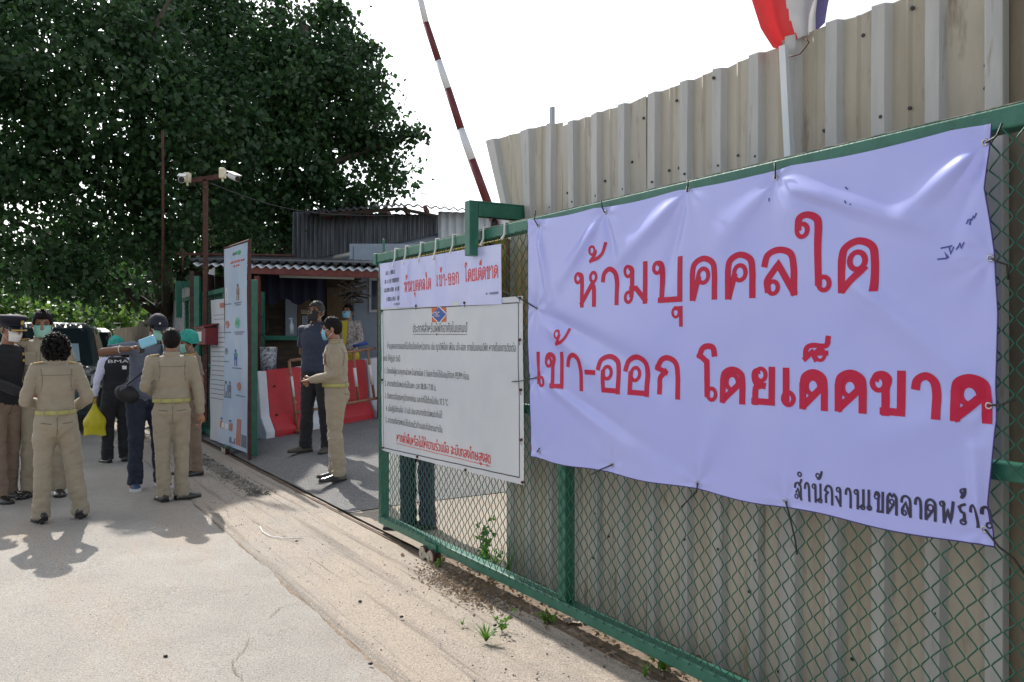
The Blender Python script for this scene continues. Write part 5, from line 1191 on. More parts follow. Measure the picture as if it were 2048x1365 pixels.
    # shoes
    for sg, (hip, kn, an), tk in ((1, legs[0], 'toe_l'), (-1, legs[1], 'toe_r')):
        Rt = Matrix.Rotation(math.radians(P[tk]), 3, 'Z'); b = MB(); c = Vector((an.x, an.y, 0)); lift = .03 if shoes == 'heel' else 0
        rgs = []
        for (y, w_, h_, zz) in [(.075, .020, .05, .01), (.07, .034, .075, 0), (.03, .040, .085, 0), (-.03, .042, .082, 0), (-.09, .050, .060, 0), (-.14, .050, .045, 0), (-.185, .036, .035, .002), (-.205, .014, .024, .006)]:
            rg = [(-w_, .006), (-w_ * 1.02, .02), (-w_ * .85, h_ * .75), (-w_ * .35, h_), (w_ * .35, h_), (w_ * .85, h_ * .75), (w_ * 1.02, .02), (w_, .006)]
            rgs.append([c + Rt @ Vector((x, y, z_ + zz + (lift * ss((y + .08) / .12)))) for x, z_ in rg])
        b.ring_loft(rgs); sm = {'leather': leather, 'heel': leather, 'trainer': shoe_blue, 'olive': shoe_br}[shoes]; o = part(b, 'shoe', sm)
        b = MB(); sol = [(.08, .022), (.06, .038), (0, .041), (-.06, .047), (-.13, .053), (-.18, .042), (-.21, .015)]
        b.ring_loft([[c + Rt @ Vector((x * 1.05, y, z_ + lift * ss((y + .08) / .12))) for x, z_ in ((-w_, 0), (w_, 0), (w_, .016 if shoes != 'trainer' else .03), (-w_, .016 if shoes != 'trainer' else .03))] for y, w_ in sol])
        part(b, 'sole', sole_w if shoes == 'trainer' else M['black'], False, parent=o)
        if shoes == 'heel': b = MB(); b.tube([c + Vector((0, .06, .035)), c + Vector((0, .06, 0))], [.018, .012], 8); part(b, 'heel', M['black'], parent=o)
        if shoes == 'trainer': b = MB(); b.tube([c + Rt @ Vector((.045 * s__, y, .038)) for s__, y in ((-1, .03), (-1.05, -.05), (-1.1, -.12))], .006, 5); part(b, 'shoe_trim', sockw, parent=o)
    if belt:
        b = MB()
        ringf = lambda z, e_: [Vector(((.166 * (wide if not woman else .96) + e_) * math.cos(a), (.123 * wide + e_) * math.sin(a) + .003, z)) for a in np.linspace(0, 2 * PI, 33)[:-1]]
        b.ring_loft([ringf(.985, .002), ringf(.988, .009), ringf(1.022, .009), ringf(1.025, .002)], caps=False); part(b, 'belt', belt_m)
        for a in (-2.2, -1.2, .95, 1.57, 2.2):
            b = MB(); c = Vector(((.166 * wide + .011) * math.cos(a) * (.96 if woman else 1), (.123 * wide + .012) * math.sin(a) + .003, 1.005)); b.box(c, Vector((-math.sin(a), math.cos(a), 0)) * .005, Vector((math.cos(a), math.sin(a), 0)) * .002, (0, 0, .025)); part(b, 'belt_loop', leg_m, False)
        b = MB(); b.box((0, -.138 * wide, 1.005), (.022, 0, 0), (0, .004, 0), (0, 0, .02)); part(b, 'buckle', gold, False)
    if epaul:
        for S, sg in ((SL, 1), (SR, -1)):
            b = MB(); a_ = S + Vector((-sg * .065, 0, .058)); c_ = S + Vector((sg * .035, 0, .045)); d = c_ - a_; b.box((a_ + c_) / 2, d / 2, (0, .028, 0), Vector((0, 0, .004))); o = part(b, 'epaulette', khaki if top_m is khaki else top_m, False)
            for t_ in (.25, .5, .75):
                b = MB(); b.box(a_ + d * t_, d * .10, (0, .029, 0), Vector((0, 0, .0065))); part(b, 'rank_stripe', gold, False, parent=o)
    if not vest and epaul:
        # collar and chest pockets
        b = MB(); b.grid(lambda u, v: sp(1.45) + Vector((.072 * math.sin(2 * PI * (u - .5) * .93) * (1 + .10 * v), .0 + .070 * math.cos(2 * PI * (u - .5) * .93) * (1 + .12 * v), .035 - .045 * v + .005)), 24, 3); part(b, 'collar', top_m, th=.004)
        for sg in (1, -1):
            b = MB(); c = sp(1.28) + Vector((sg * .080, -.118, 0)); b.box(c, (.045, .008 * sg, 0), (0, .004, 0), (0, 0, .055)); o = part(b, 'chest_pocket', top_m, False)
            b = MB(); b.box(c + Vector((0, -.005, .045)), (.047, .008 * sg, 0), (0, .003, 0), (0, 0, .017)); part(b, 'pocket_flap', top_m, False, parent=o)
    elif belt or sleeve == 'short':
        b = MB(); b.grid(lambda u, v: sp(1.45) + Vector((.072 * math.sin(2 * PI * (u - .5) * .93) * (1 + .10 * v), .0 + .070 * math.cos(2 * PI * (u - .5) * .93) * (1 + .12 * v), .030 - .04 * v + .005)), 24, 3); part(b, 'collar', top_m, th=.004)
    def seam(o, pts, frm, r_=.0028, nm='seam', m_=None):
        out = []
        for (x, z) in pts:
            c0 = sp(z); org = Vector((x + c0.x * 0, c0.y + frm * .6, z)) * k; ok, loc, nn, _ = o.ray_cast(org, Vector((0, -frm, 0)))
            if ok: out.append(loc + nn * .0008)
        if len(out) > 2:
            b = MB(); b.tube(out, r_, 5); q = b.build(nm, m_ or seam_m, root, smooth=True, local=True)
    L_ = lambda a, c, n_=14: [(a[0] + (c[0] - a[0]) * i / n_, a[1] + (c[1] - a[1]) * i / n_) for i in range(n_ + 1)]
    seam_m = mat('seam_' + leg_m.name, tuple(q * .45 for q in leg_m.node_tree.nodes['Principled BSDF'].inputs['Base Color'].default_value[:3]), rough=.9) if 'seam_' + leg_m.name not in bpy.data.materials else bpy.data.materials['seam_' + leg_m.name]
    for frm in (1, -1):
        seam(tr, L_((0, .96), (0, .80), 8), frm)
        for sg in (1, -1):
            if frm > 0: seam(tr, L_((sg * .045, .905), (sg * .125, .915), 8), frm, .0034)
            if tuck: seam(st_, [(sg * (.125 - .012 * math.sin(i / 12 * PI)), 1.40 - .20 * i / 12) for i in range(13)], frm, .0022)
    if tuck and not vest: seam(st_, L_((-.13, 1.345), (.13, 1.345)), 1, .0022)
    if tuck: seam(st_, L_((0, 1.42), (0, 1.05), 20), -1, .0028)
    root['_k'] = k; return root
def wpos(root, v):   # a point given in the person's own frame (height 1.72) -> world
    k = root['_k']; return Matrix.Translation(root.location) @ Matrix.Rotation(root.rotation_euler.z, 4, 'Z') @ (Vector(v) * k)
def ray(px): v = Vector(((px - 1024) / F, 1)); v.normalize(); return v
def rot2(v, deg): a = math.radians(deg); return (v.x * math.cos(a) - v.y * math.sin(a), v.x * math.sin(a) + v.y * math.cos(a))
# woman with curly hair, back to camera
pw = person('woman in khaki uniform with curly black hair, seen from behind', (112, 1044), 668, rot2(ray(110), 4), dict(el_l=(.275, .06, 1.14), wr_l=(.13, -.16, 1.03), el_r=(-.275, .06, 1.14), wr_r=(-.15, -.14, 1.02), foot_l=(-.0 - .12, .05), foot_r=(.12, -.03)) if False else
     dict(el_l=(.250, .02, 1.12), wr_l=(.10, -.22, 1.06), el_r=(-.262, .02, 1.12), wr_r=(-.13, -.22, 1.00), foot_l=(.115, -.02), foot_r=(-.20, -.06), toe_r=-10, fist_r=.8), hair='curly', woman=True, shoes='heel', legw=1.08, wide=1.02)
# khaki man, back to camera, right arm hanging
person('khaki uniformed man with short black hair, seen from behind, right arm hanging down', (343, 1001), 658, rot2(ray(343), 5), dict(el_l=(.25, .06, 1.15), wr_l=(.16, -.17, 1.08), el_r=(-.245, .02, 1.13), wr_r=(-.275, -.02, .86), foot_l=(.075, .0), foot_r=(-.10, -.04), toe_r=-65, toe_l=10, fist_r=.6) , mask=maskg, wide=1.02)
# khaki man facing the camera
person('tall khaki uniformed man in mint mask facing the camera behind the curly haired woman', (86, 992), 615, (.35, -1), dict(el_l=(.24, -.02, 1.14), wr_l=(.10, -.22, 1.08), foot_l=(.13, 0), foot_r=(-.12, 0)), mask=maskg, pitch=14, yaw=8, hair='short', H=1.79)
# capped man at left edge
pc_ = person('man in black jacket and peaked cap with gold braid at the left edge', (4, 1000), 617, (1, -.32), dict(lean=(0, -.06), el_l=(.25, -.10, 1.14), wr_l=(.12, -.34, 1.03), el_r=(-.25, -.10, 1.14), wr_r=(-.10, -.33, 1.02), foot_l=(.11, .02), foot_r=(-.1, -.1)), top_m=blackc, leg_m=khaki2, hair='peaked', mask=maskw, pitch=14, belt=False, epaul=False, tuck=False, wide=1.08, hair_m=hairg, H=1.74)
b = MB()
for (x, y, z_) in [(.10, -.145, 1.36), (.10, -.15, 1.30)]: b.ball(wpos(pc_, (x, y, z_)), .016, None, 8, 6)
b.build('brass_badge', gold, pc_, smooth=True)
# man with papers, farther
pp = person('brown uniformed person in blue mask holding papers behind the peaked cap man', (38, 902), 664, (.15, -1), dict(el_l=(.24, -.02, 1.14), wr_l=(.06, -.26, 1.14), el_r=(-.24, -.02, 1.12), wr_r=(-.05, -.26, 1.12)), top_m=khaki2, leg_m=khaki2, mask=maskb, sleeve='short', pitch=10)
fd = thing('paper_folder', 'white and blue folded papers held by the person in the blue mask', 'papers', wpos(pp, (.03, -.36, 1.2)))
b = MB(); c = wpos(pp, (.03, -.37, 1.24)); b.box(c, (.09, 0, -.03), (0, .006, 0), (.03, .02, .12)); b.build('white_sheet', papw, fd)
b = MB(); b.box(c + Vector((.10, -.012, 0)), (.035, 0, -.01), (0, .004, 0), (.03, .02, .12)); b.build('blue_cover', paperb, fd)
# vest person
pv = person('person with green hair net and black vest over white sleeves, seen from behind', (232, 924), 676, rot2(ray(225), 12), dict(el_l=(.25, .05, 1.13), wr_l=(.27, .0, .92), el_r=(-.22, .0, 1.13), wr_r=(-.1, -.2, 1.1)), top_m=lilac, leg_m=blackc, hair='net', vest=blackc, belt=False, epaul=False, woman=True, legw=1.15, wide=1.05, pitch=10)
kb = pv['_k']
vs, fs = textmesh('BMA'); e = max(v[0] for v in vs); b = MB()
b.add([wpos(pv, ((.5 - v[0] / e) * -.24 * -1 * -1 if False else (v[0] / e - .5) * -.27, .150 - .018 * abs(v[0] / e - .5) * 4, 1.375 + v[1] * .062)) for v in vs], fs); b.build('back_lettering', M['white'], pv)
b = MB(); c = wpos(pv, (-.07, .152, 1.31)); b.box(c, (.03, 0, 0), (0, .004, 0), (0, 0, .022)); b.build('back_patch', M['white'], pv)
yb = thing('plastic_bag', 'bright yellow plastic bag hanging from the hand of the hair net person', 'bag', wpos(pv, (.28, -.02, .55)))
hx = wpos(pv, (-.285, -.02, .80))
def bagfn(u, v):
    a = 2 * PI * u; r = (.015 + .105 * ss(v * 1.6)) * (1 + .15 * noise.noise(Vector((math.cos(a) * 1.5, math.sin(a) * 1.5, v * 4)))); return Vector((bagc.x + r * math.cos(a) * 1.1, bagc.y + r * .55 * math.sin(a), bagc.z - .40 * v + .01 * math.sin(a * 3) * v))
# the hand nearest the car is the person's left; pick whichever is at smaller x
hA, hB = wpos(pv, (.27, .0, .84)), wpos(pv, (-.27, 0, .84)); bagc = hA if hA.x < hB.x else hB
bagc = Vector(bagc); b = MB(); b.grid(bagfn, 24, 12); o = b.build('bag_body', mat('yellow_plastic', (.62, .55, .01), (.7, .62, .03), rough=.4, scale=12, trans=.3), yb, smooth=False)
b = MB(); b.tube([bagc + Vector((0, 0, -.01)), bagc + Vector((.01, 0, .04))], .012, 6); b.build('bag_handle', o.data.materials[0], yb)
# man in black cap reaching
pr_ = person('man in slate blue shirt and black cap reaching out a blue thermometer', (291, 976), 632, (.62, -.78), dict(lean=(.05, -.02), el_r=(-.42, -.10, 1.36), wr_r=(-.22, -.33, 1.40), el_l=(.23, .0, 1.13), wr_l=(.22, -.14, .95), foot_l=(.15, 0), foot_r=(-.10, -.03), headoff=(.03, -.03), palm_r=(0, 0, -1), fist_r=.9), top_m=slate, leg_m=jeans, sleeve='short', hair='cap', mask=maskg, pitch=16, yaw=8, shoes='trainer', belt=False, epaul=False, tuck=False, wide=1.06, skin_m=skin2)
th = thing('thermometer', 'pale blue handheld thermometer held up near the khaki man', 'thermometer', wpos(pr_, (-.10, -.45, 1.42)))
hnd = wpos(pr_, (-.14, -.43, 1.43)); b = MB(); b.box(hnd + Vector((.06, -.02, .03)), Vector((.075, 0, .028)), Vector((0, .018, 0)), Vector((-.018, 0, .042))); b.build('casing', mat('pale_blue_plastic', (.25, .58, .78), rough=.4), th, bevel=.012)
b = MB(); b.box(hnd + Vector((0, 0, -.03)), Vector((.018, 0, 0)), Vector((0, .015, 0)), Vector((0, 0, .045))); b.build('grip', M['black'], th, bevel=.006)
bg_ = thing('shoulder_bag', 'black shoulder bag slung across the slate shirted man', 'bag', wpos(pr_, (-.15, -.1, .95)))
b = MB(); b.ball(wpos(pr_, (-.19, -.06, .95)), (.125, .06, .085), Matrix.Rotation(.35, 3, 'Y'), 14, 10); 
for i in range(len(b.v)): pass
b.build('bag_pouch', bagm, bg_, smooth=True)
b = MB(); b.tube([wpos(pr_, q) for q in [(-.19, -.08, 1.04), (-.10, -.150, 1.13), (.02, -.165, 1.25), (.12, -.145, 1.36), (.14, -.02, 1.475), (.08, .12, 1.36), (-.1, .14, 1.15), (-.19, .02, 1.02)]], [(.016, .006)] * 8, 8); b.build('strap', bagm, bg_, smooth=True)
b = MB(); c = wpos(pr_, (-.215, -.13, 1.02))
for kk in range(3): b.box(c + Vector((-.02 + .022 * kk, -.05, .01 * kk)), (.005, 0, 0), (0, .004, 0), (.01, 0, .03))
b.build('bag_stripe', M['greyprint'], bg_)
b = MB(); b.tube([wpos(pr_, (-.30 + .02 * math.cos(a), -.265 + .028 * math.cos(a), 1.39 + .036 * math.sin(a))) for a in np.linspace(0, 2 * PI, 12)], .004, 5); b.build('bracelet', M['white'], pr_, smooth=True)
# hair net officer
person('brown khaki uniformed person in green hair net and mint mask, next to the gate', (386, 949), 665, (-.8, -.6), dict(el_l=(.235, .02, 1.13), wr_l=(.16, -.16, 1.04), el_r=(-.235, .0, 1.13), wr_r=(-.15, -.2, 1.08), foot_l=(.09, .0), foot_r=(-.09, -.04), lean=(0, -.03)), top_m=khaki2, leg_m=khaki2, sleeve='short', hair='net', mask=maskg, pitch=20, belt=False, tuck=False)
# men in the gateway
person('khaki uniformed man in blue mask standing in profile in the gateway with hands together', (672, 951), 627, (-1, -.12), dict(el_l=(.225, .04, 1.13), wr_l=(.05, -.26, 1.06), el_r=(-.225, .04, 1.13), wr_r=(-.05, -.24, 1.05), palm_l=(-1, 0, -.3), palm_r=(1, 0, -.3), foot_l=(.09, .02), foot_r=(-.09, -.03), fist_l=1.0, fist_r=1.0, headoff=(0, -.03), lean=(0, -.0)), mask=maskb, pitch=12, wide=1.0)
person('man in dark navy polo shirt and black mask standing in front of the painted barriers', (634, 904), 603, (-.35, -1), dict(el_l=(.25, .08, 1.13), wr_l=(.10, .17, 1.0), el_r=(-.25, .08, 1.13), wr_r=(-.10, .16, 1.0), foot_l=(.12, 0), foot_r=(-.13, -.05), toe_r=-40), top_m=navyc, leg_m=blackc, sleeve='short', mask=maskk, belt=False, epaul=False, tuck=False, shoes='olive', skin_m=skin2, wide=1.12, hair_m=hairg)
b = MB()
# woman at the booth
Yw = 13.3; pbw = person('woman in patterned jacket over yellow top and blue mask at the booth', (0, 0), 0, (-.25, -1), dict(el_l=(.23, -.02, 1.13), wr_l=(.08, -.22, 1.0), el_r=(-.23, -.02, 1.13), wr_r=(-.06, -.22, 1.0)), top_m=patt, leg_m=yellowc, hair='long', mask=maskb, belt=False, epaul=False, woman=True, tuck=False, base=(W(697, 0, Yw).x, Yw, 1.5 + (682.5 - 609) / F * Yw - 1.70), H=1.70)
b = MB(); b.grid(lambda u, v: wpos(pbw, ((u - .5) * .075 * (.5 + v), -.150 + .02 * abs(v - .4), .95 + .5 * v)), 4, 8); b.build('yellow_top', yellowc, pbw, smooth=True)
bt_ = thing('blue_baton', 'blue stick lying across the hands of the woman at the booth', 'stick', W(720, 688, 12.95)); b = MB(); b.tube([W(706, 693, 12.9), W(735, 686, 12.9)], .024, 8); b.build('stick', M['blueprint'], bt_, smooth=True)
# man behind the notice (legs visible)
person('man in dark trousers and black shoes, only legs in view below the notice', (838, 1057), 0, (-.55, -1), dict(foot_l=(.07, .0), foot_r=(-.08, -.06), toe_l=-48, toe_r=-50), top_m=navyc, leg_m=mat('dark_navy_trousers', (.012, .014, .045), (.022, .024, .065), rough=.7, scale=10), sleeve='short', belt=False, epaul=False, legw=.95, wide=1.0, H=1.66)

# ------------------------------------------------------------------ trees
def leaf_mesh(mb_v, mb_f, centers, size, rng, droop=.5, flat=0):
    n = len(centers)
    ax = rng.normal(size=(n, 3)); ax[:, 2] -= droop * 1.4; ax /= np.linalg.norm(ax, axis=1)[:, None]
    sd = rng.normal(size=(n, 3)); sd -= ax * (sd * ax).sum(1)[:, None]; sd /= np.linalg.norm(sd, axis=1)[:, None]
    nm = np.cross(ax, sd); L = size * rng.uniform(.65, 1.25, n)[:, None]; Wd = L * rng.uniform(.36, .46, n)[:, None]
    base = centers; l = base + ax * L * .38 + sd * Wd + nm * L * .12; r = base + ax * L * .38 - sd * Wd + nm * L * .12; tip = base + ax * L
    v = np.stack([base, l, tip, r], 1).reshape(-1, 3)
    return v
def leaves_object(name, centers, size, mats, parent, seed, droop=.5, frac2=.1):
    rng = np.random.default_rng(seed); v = leaf_mesh(None, None, centers, size, rng, droop); n = len(centers)
    me = bpy.data.meshes.new(name); me.vertices.add(n * 4); me.vertices.foreach_set('co', v.ravel())
    me.loops.add(n * 6); me.polygons.add(n * 2)
    idx = (np.arange(n)[:, None] * 4 + np.array([0, 1, 2, 0, 2, 3])[None, :]).ravel(); me.loops.foreach_set('vertex_index', idx.astype(np.int32))
    me.polygons.foreach_set('loop_start', (np.arange(n * 2) * 3).astype(np.int32)); me.polygons.foreach_set('loop_total', np.full(n * 2, 3, np.int32))
    for m in mats: me.materials.append(m)
    mi = (rng.random(n) < frac2).astype(np.int32).repeat(2); me.polygons.foreach_set('material_index', mi)
    me.update(calc_edges=True); me.validate()
    o = bpy.data.objects.new(name, me); COL.objects.link(o)
    if parent: adopt(o, parent)
    return o
def crown_points(blobs, per, rng, clumps=28, cr=.45):
    out = []
    for (c, r) in blobs:
        c = np.array(c); r = np.array(r if isinstance(r, tuple) else (r, r, r)); k = int(clumps * (r.prod() ** (2 / 3)) / 2.2)
        d = rng.normal(size=(k, 3)); d /= np.linalg.norm(d, axis=1)[:, None]; rad = rng.uniform(.45, 1.0, k) ** .6
        cc = c + d * rad[:, None] * r; m = per
        p = cc[:, None, :] + rng.normal(size=(k, m, 3)) * np.array([cr, cr, cr * .75]) * rng.uniform(.5, 1.2, k)[:, None, None]
        out.append(p.reshape(-1, 3))
    return np.concatenate(out)
def Wp(px, py, Y): v = W(px, py, Y); return (v.x, v.y, v.z)
def lit_cull(p, rng):
    t = p[:, 2] / math.tan(SUN_EL); h = math.hypot(SUNV.x, SUNV.y); gx = p[:, 0] - SUNV.x / h * t; gy = p[:, 1] - SUNV.y / h * t
    lim = np.interp(gx, [-9, -6, -4.2, -2.9, -1.9, 2, 6], [5.6, 6.1, 6.7, 6.75, 9.6, 10.2, 12]) + .25 * np.sin(gx * 5) + rng.normal(size=len(p)) * .12
    return p[gy > lim]
def tree(label, trunk, limbs, blobs, per, size, seed, frac2=.08, cr=.42, clumps=28, extra=None, mats=None, droop=.5):
    t = thing('broadleaf_tree', label, 'tree', trunk[0], group='trees behind the gate')
    b = MB(); b.tube(trunk, [.26 - .17 * i / (len(trunk) - 1) for i in range(len(trunk))], 10); b.build('trunk', M['bark'], t, smooth=True)
    for lm in limbs:
        b = MB(); b.tube(lm, [.11 - .085 * i / (len(lm) - 1) for i in range(len(lm))], 7); b.build('limb', M['bark'], t, smooth=True)
    rng = np.random.default_rng(seed); pts = crown_points(blobs, per, rng, clumps, cr)
    if extra is not None: pts = np.concatenate([pts, extra(rng)])
    pts = lit_cull(pts, rng); leaves_object('crown', pts, size, mats or [M['leaf'], M['leaf2']], t, seed, droop, frac2)
# right, deeper tree
Tb = []
for (x, y, Y, r) in [(620, 40, 19, 1.35), (700, 190, 19.5, 1.15), (600, 170, 18.5, 1.4), (690, 320, 19.5, 1.2), (560, 330, 18.5, 1.5), (725, 250, 20, .9), (720, 380, 19.5, .75), (650, 410, 19, .8), (560, 60, 19, 1.6), (500, 200, 18, 1.5), (480, 360, 18, 1.4), (580, 440, 18.5, .9), (470, 60, 19, 1.7), (610, -60, 19.5, 1.3), (750, 340, 20, .5), (725, 150, 20, .5), (400, -20, 19, 1.4), (370, 70, 19, 1.4), (440, -80, 19, 1.3)]:
    Tb.append((Wp(x, y, Y), (r, r * .9, r)))
def twig(rng):
    out = []
    for k in range(60):
        t = rng.random(); p = W(770 + 85 * t, 290 - 35 * t + rng.normal() * 7 - 10 * math.sin(t * 5), 19.5 + rng.normal() * .2); out.append((p.x, p.y, p.z))
    a = np.array(out); return (a[:, None, :] + rng.normal(size=(len(a), 6, 3)) * .07).reshape(-1, 3)
tr0 = [W(575, 800, 19), W(560, 640, 19), W(575, 420, 19), W(600, 200, 19), W(610, 50, 19)]
tr0[0].z = 0
tree('large dense leafy tree on the right, with a branch reaching into the sky', tr0,
     [[tr0[2], W(650, 330, 19.2), W(740, 300, 19.5), W(850, 255, 19.5)], [tr0[2], W(520, 300, 18.5), W(460, 200, 18)], [tr0[3], W(680, 150, 19.5), W(730, 110, 19.8)], [tr0[1], W(640, 480, 19), W(700, 400, 19.3)]],
     Tb, 150, .135, 11, .10, .33, 30, twig)
Tl = []
for (x, y, Y, r) in [(380, 60, 16, 1.6), (250, 60, 15.5, 1.7), (110, 60, 15, 1.7), (0, 80, 15, 1.7), (-140, 120, 15, 1.8), (380, 230, 15.5, 1.4), (250, 260, 15, 1.5), (110, 240, 14.5, 1.5), (-10, 280, 14.5, 1.5), (330, 390, 15.5, 1.1), (200, 420, 15, 1.25), (60, 420, 14.5, 1.3), (-100, 440, 14.5, 1.4), (120, 490, 15, .9), (0, 500, 15, .8), (235, 560, 16, .75), (300, 480, 16, .8), (430, 420, 16.5, 1.0), (440, 130, 16.5, 1.4), (250, -120, 15.5, 1.6), (50, -120, 15, 1.6), (-260, 60, 15, 1.8), (400, -100, 16, 1.4), (-250, 300, 15, 1.7), (-120, -80, 15, 1.6), (440, 280, 16.5, 1.2)]:
    Tl.append((Wp(x, y, Y), (r, r * .95, r * .95)))
tr1 = [W(338, 820, 17.4), W(335, 640, 17.4), W(310, 430, 16.6), W(270, 200, 16), W(250, 30, 15.5)]; tr1[0].z = 0
tree('huge dark leafy tree on the left shading the people on the road', tr1,
     [[tr1[2], W(310, 330, 15.8), W(400, 200, 16)], [tr1[2], W(130, 330, 15), W(20, 250, 14.8)], [tr1[3], W(290, 90, 15.5), W(350, -20, 15.5)], [tr1[1], W(110, 480, 15.2), W(-20, 420, 14.8)], [tr1[1], W(330, 520, 16), W(400, 440, 16.3)]],
     Tl, 125, .125, 12, .08, .34, 26)
# dark undergrowth behind booth, far bushes
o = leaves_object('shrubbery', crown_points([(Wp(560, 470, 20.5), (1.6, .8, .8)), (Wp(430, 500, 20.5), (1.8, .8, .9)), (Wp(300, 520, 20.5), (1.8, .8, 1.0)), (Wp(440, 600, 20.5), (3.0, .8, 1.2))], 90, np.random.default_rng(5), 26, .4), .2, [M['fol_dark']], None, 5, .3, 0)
tag(o, 'dark shrubbery filling the gap between the booth roof and the tree trunks', 'shrubs', kind='stuff')
for i, (x, y, Y, r, lab) in enumerate([(20, 636, 34, 1.9, 'bright green sunlit bush far down the road, leftmost'), (95, 640, 36, 1.8, 'bright green sunlit bush behind the head of the man facing the camera'), (165, 648, 38, 1.7, 'bright green sunlit bush far away above the black car'), (230, 650, 40, 1.6, 'sunlit bush seen above the green hair net'), (-60, 630, 33, 2.2, 'sunlit bush at the very left edge of the road')]):
    t = thing('bush', lab, 'bush', (W(x, 0, Y).x, Y, 0), group='sunlit bushes down the road')
    leaves_object('foliage', crown_points([(Wp(x, y, Y), (r * 1.2, r, r * .55)), (Wp(x - 20, y + 20, Y), (r * 1.3, r, r * .5))], 70, np.random.default_rng(20 + i), 34, .3), .22, [M['bush']], t, 20 + i, .1, 0)
    b = MB(); p = W(x, 0, Y); b.tube([(p.x, Y, 0), (p.x + .1, Y, 1.4)], [.06, .02], 6); b.build('stem', M['bark'], t)
far = [(Wp(x, 640 - 45 * R.random(), 75 + R.random() * 15), (6, 3, 4 + 2 * R.random())) for x in range(-500, 2300, 110)]
o = leaves_object('distant_trees', crown_points(far, 40, np.random.default_rng(9), 14, 1.0), .9, [M['fol_dark']], None, 9, .1, 0); tag(o, 'dark band of distant trees along the horizon', 'trees', kind='stuff')
# small plants by the fence
def weed(label, base, h, n, spread, seed, leafs=.05, grass=False):
    t = thing('weed', label, 'plant', base, group='weeds along the gate'); rr = random.Random(seed); base = Vector(base)
    b = MB(); lv = []
    for k in range(n):
        a = rr.uniform(0, 2 * PI); hh = h * rr.uniform(.5, 1.1); sp = spread * rr.uniform(.3, 1)
        p = [base + Vector((math.cos(a) * sp * t_ ** 1.5, math.sin(a) * sp * t_ ** 1.5, hh * (t_ - (.25 * t_ * t_ if grass else 0)))) for t_ in (0, .35, .7, 1)]
        if grass:
            w = Vector((-math.sin(a), math.cos(a), 0)) * .0045
            for i in range(3):
                k0, k1 = 1 - i / 3, 1 - (i + 1) / 3; b.add([p[i] - w * k0, p[i] + w * k0, p[i + 1] + w * k1, p[i + 1] - w * k1], [(0, 1, 2, 3)])
        else:
            b.tube(p, [.0025, .002, .0018, .001], 5); lv += [p[1] + (p[2] - p[1]) * rr.random() for _ in range(3)] + [p[3]] * 3 + [p[2]] * 2
    b.build('blades' if grass else 'stem', M['weed'], t)
    if lv: leaves_object('leaf_cluster', np.array([tuple(v) for v in lv]), leafs, [M['weed']], t, seed, .0, 0)['kind'] = 'stuff'
weed('leafy green weed growing behind the mesh beside the fence end', G(-1.5, -.22, 0), .30, 9, .12, 1, .04)
weed('low green weed against the first fence rib behind the bottom rail', G(-1.25, -.15, 0), .16, 10, .10, 2, .035)
weed('tall grass tuft standing at the fence corner', G(-1.12, -.2, 0), .38, 18, .12, 3, grass=True)
weed('small sprout in the dirt right of the castor wheel', G(*[so_of(ground_at(900, 1130)[:2])[0], .04, 0]), .07, 5, .04, 4, .02)
g = ground_at(972, 1283); weed('bright green grass tuft in the crack of the concrete', g, .10, 60, .11, 5, grass=True)
weed('thin creeping weed with round leaves next to the grass tuft', ground_at(1003, 1262), .09, 5, .10, 6, .022)
weed('tiny dry weed beside the crack, left of the grass tuft', ground_at(925, 1250), .05, 9, .07, 10, grass=True)
weed('small round leaved weed under the bottom rail at lower right', ground_at(1330, 1345), .10, 7, .07, 7, .03)
weed('pale weed leaning out under the gate near the dry leaf', ground_at(1090, 1248), .05, 5, .05, 8, .028)
weed('long grass blades below the middle stile', ground_at(1290, 1355), .16, 10, .12, 9, grass=True)
# dirt clumps, pebbles, dry leaves along the rail (stuff)
def debris(name, n, area, rmin, rmax, m, lab, seed):
    b = MB(); rr = random.Random(seed)
    for k in range(n):
        s, o_ = area(rr); p = G(s, o_, 0); r = rr.uniform(rmin, rmax); b.ball((p.x, p.y, r * .25), (r, r * rr.uniform(.6, 1), r * .6), Matrix.Rotation(rr.uniform(0, 6), 3, 'Z'), 6, 4)
    for i in range(len(b.v)):
        v = b.v[i]; q = noise.noise(Vector(v) * 60) * .003; b.v[i] = (v[0] + q, v[1] + q, v[2])
    o = b.build(name, m); tag(o, lab, 'debris', kind='stuff')
ga = lambda a, w: (lambda rr: (a[0] + (a[1] - a[0]) * rr.random(), a[2] + rr.gauss(0, w)))
sC = so_of(ground_at(940, 1175)[:2])[0]
debris('soil_clumps', 1800, lambda rr: (sC + rr.gauss(0, .25), .10 + rr.gauss(0, .07)), .002, .008, M['soil'], 'heap of dry soil crumbs beside the rail', 1)
debris('soil_litter', 2200, lambda rr: (rr.uniform(-1.7, 2.6), -.12 + rr.gauss(0, .07)), .002, .011, M['soil'], 'crumbled soil and litter under the gate bottom rail', 2)
debris('pebbles', 500, lambda rr: (rr.uniform(-6, 2), rr.uniform(.05, 1.0)), .002, .006, M['pebble'], 'loose pebbles scattered over the apron', 3)
debris('grit', 500, lambda rr: (rr.uniform(-5, 2), rr.uniform(1.0, 4.0)), .0015, .004, M['pebble'], 'fine grit scattered on the concrete road', 4)
debris('track_gravel', 1600, lambda rr: (rr.uniform(-8.5, -4.8), .33 + .1 * rr.random() + rr.gauss(0, .05)), .004, .012, M['pebble'], 'dark loose gravel spilled beside the rail near the opening', 6)
b = MB()
for q in [(1003, 1252), (990, 1253), (989, 1262), (985, 1268), (720, 1205), (803, 1236), (331, 1315), (593, 1084), (741, 1330)]:
    g = ground_at(*q); b.ball((g[0], g[1], .006), (.012, .009, .007), None, 7, 5)
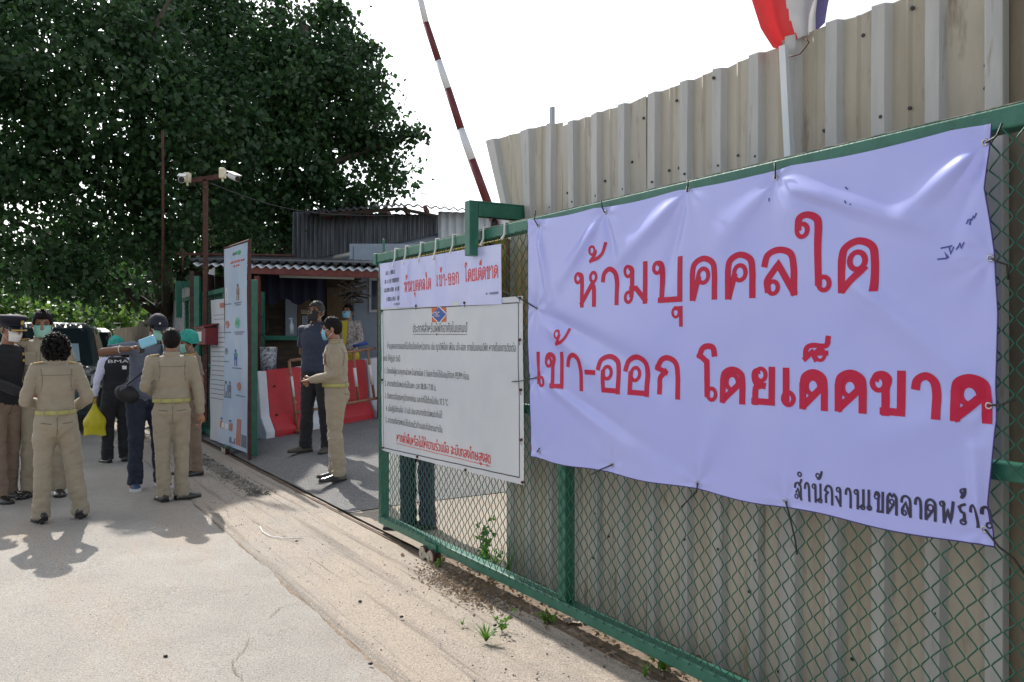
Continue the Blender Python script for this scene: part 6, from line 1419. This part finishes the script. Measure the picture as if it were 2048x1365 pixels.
tag(b.build('loose_stones', M['black'], smooth=True), 'a few small dark stones lying loose on the pale concrete apron', 'stones', kind='stuff')
rngl = np.random.default_rng(3); sv = rngl.uniform(-1.7, 2.6, 380); ov = -.08 + rngl.normal(size=380) * .08
sv2 = sC + rngl.normal(size=120) * .3; ov2 = .08 + rngl.normal(size=120) * .1; sv = np.concatenate([sv, sv2]); ov = np.concatenate([ov, ov2])
pts = np.array([tuple(G(a, c, .012 + .012 * rngl.random())) for a, c in zip(sv, ov)])
o = leaves_object('dry_leaves', pts, .03, [M['dryleaf']], None, 6, -.0, 0); tag(o, 'small dry leaves scattered along the gate bottom', 'leaves', kind='stuff')
g = ground_at(1143, 1250); b = MB(); b.grid(lambda u, v: Vector((g[0] + .09 * u - .045, g[1] + .06 * v - .03, .012 + .018 * noise.noise(Vector((u * 3, v * 3, 1))) + .012)), 8, 6)
o = b.build('dead_leaf', mat('pale_leaf', (.45, .4, .34), (.32, .27, .22), rough=.8, scale=30)); tag(o, 'large pale curled dead leaf lying beside the rail', 'leaf')
# cracks as thin recessed strips on the concrete
def crack(px, label):
    b = MB(); rr = random.Random(px[0][0]); P = [ground_at(*q) for q in px]; Q = []
    for i in range(len(P) - 1):
        for k in range(8):
            t = k / 8; Q.append((P[i][0] + (P[i + 1][0] - P[i][0]) * t + rr.gauss(0, .006), P[i][1] + (P[i + 1][1] - P[i][1]) * t + rr.gauss(0, .006)))
    for i in range(len(Q) - 1):
        d = Vector((Q[i + 1][0] - Q[i][0], Q[i + 1][1] - Q[i][1], 0)).normalized(); n = Vector((-d.y, d.x, 0)) * rr.uniform(.001, .0028); z = .0075
        b.add([Vector((*Q[i], z)) - n, Vector((*Q[i + 1], z)) - n, Vector((*Q[i + 1], z)) + n, Vector((*Q[i], z)) + n], [(0, 1, 2, 3)])
    o = b.build('road_crack', M['soil']); struct(o)
crack([(610, 1204), (560, 1215), (535, 1240)], ''); crack([(500, 1275), (490, 1300), (470, 1320), (465, 1345), (490, 1365)], ''); crack([(500, 1040), (545, 1060), (585, 1082), (630, 1070)], ''); crack([(545, 1010), (575, 1012), (610, 1005), (570, 1000)], '')
crack([(640, 985), (700, 970), (757, 953)], '')
b = MB(); b.tube([Vector(ground_at(*q)) + Vector((0, 0, .008)) for q in [(520, 1055), (525, 1066), (540, 1075), (570, 1079), (605, 1080)]], .004, 5); o = b.build('white_cord', M['white'], smooth=True); o.name = 'string_scrap'; tag(o, 'short piece of white string lying on the apron', 'string')
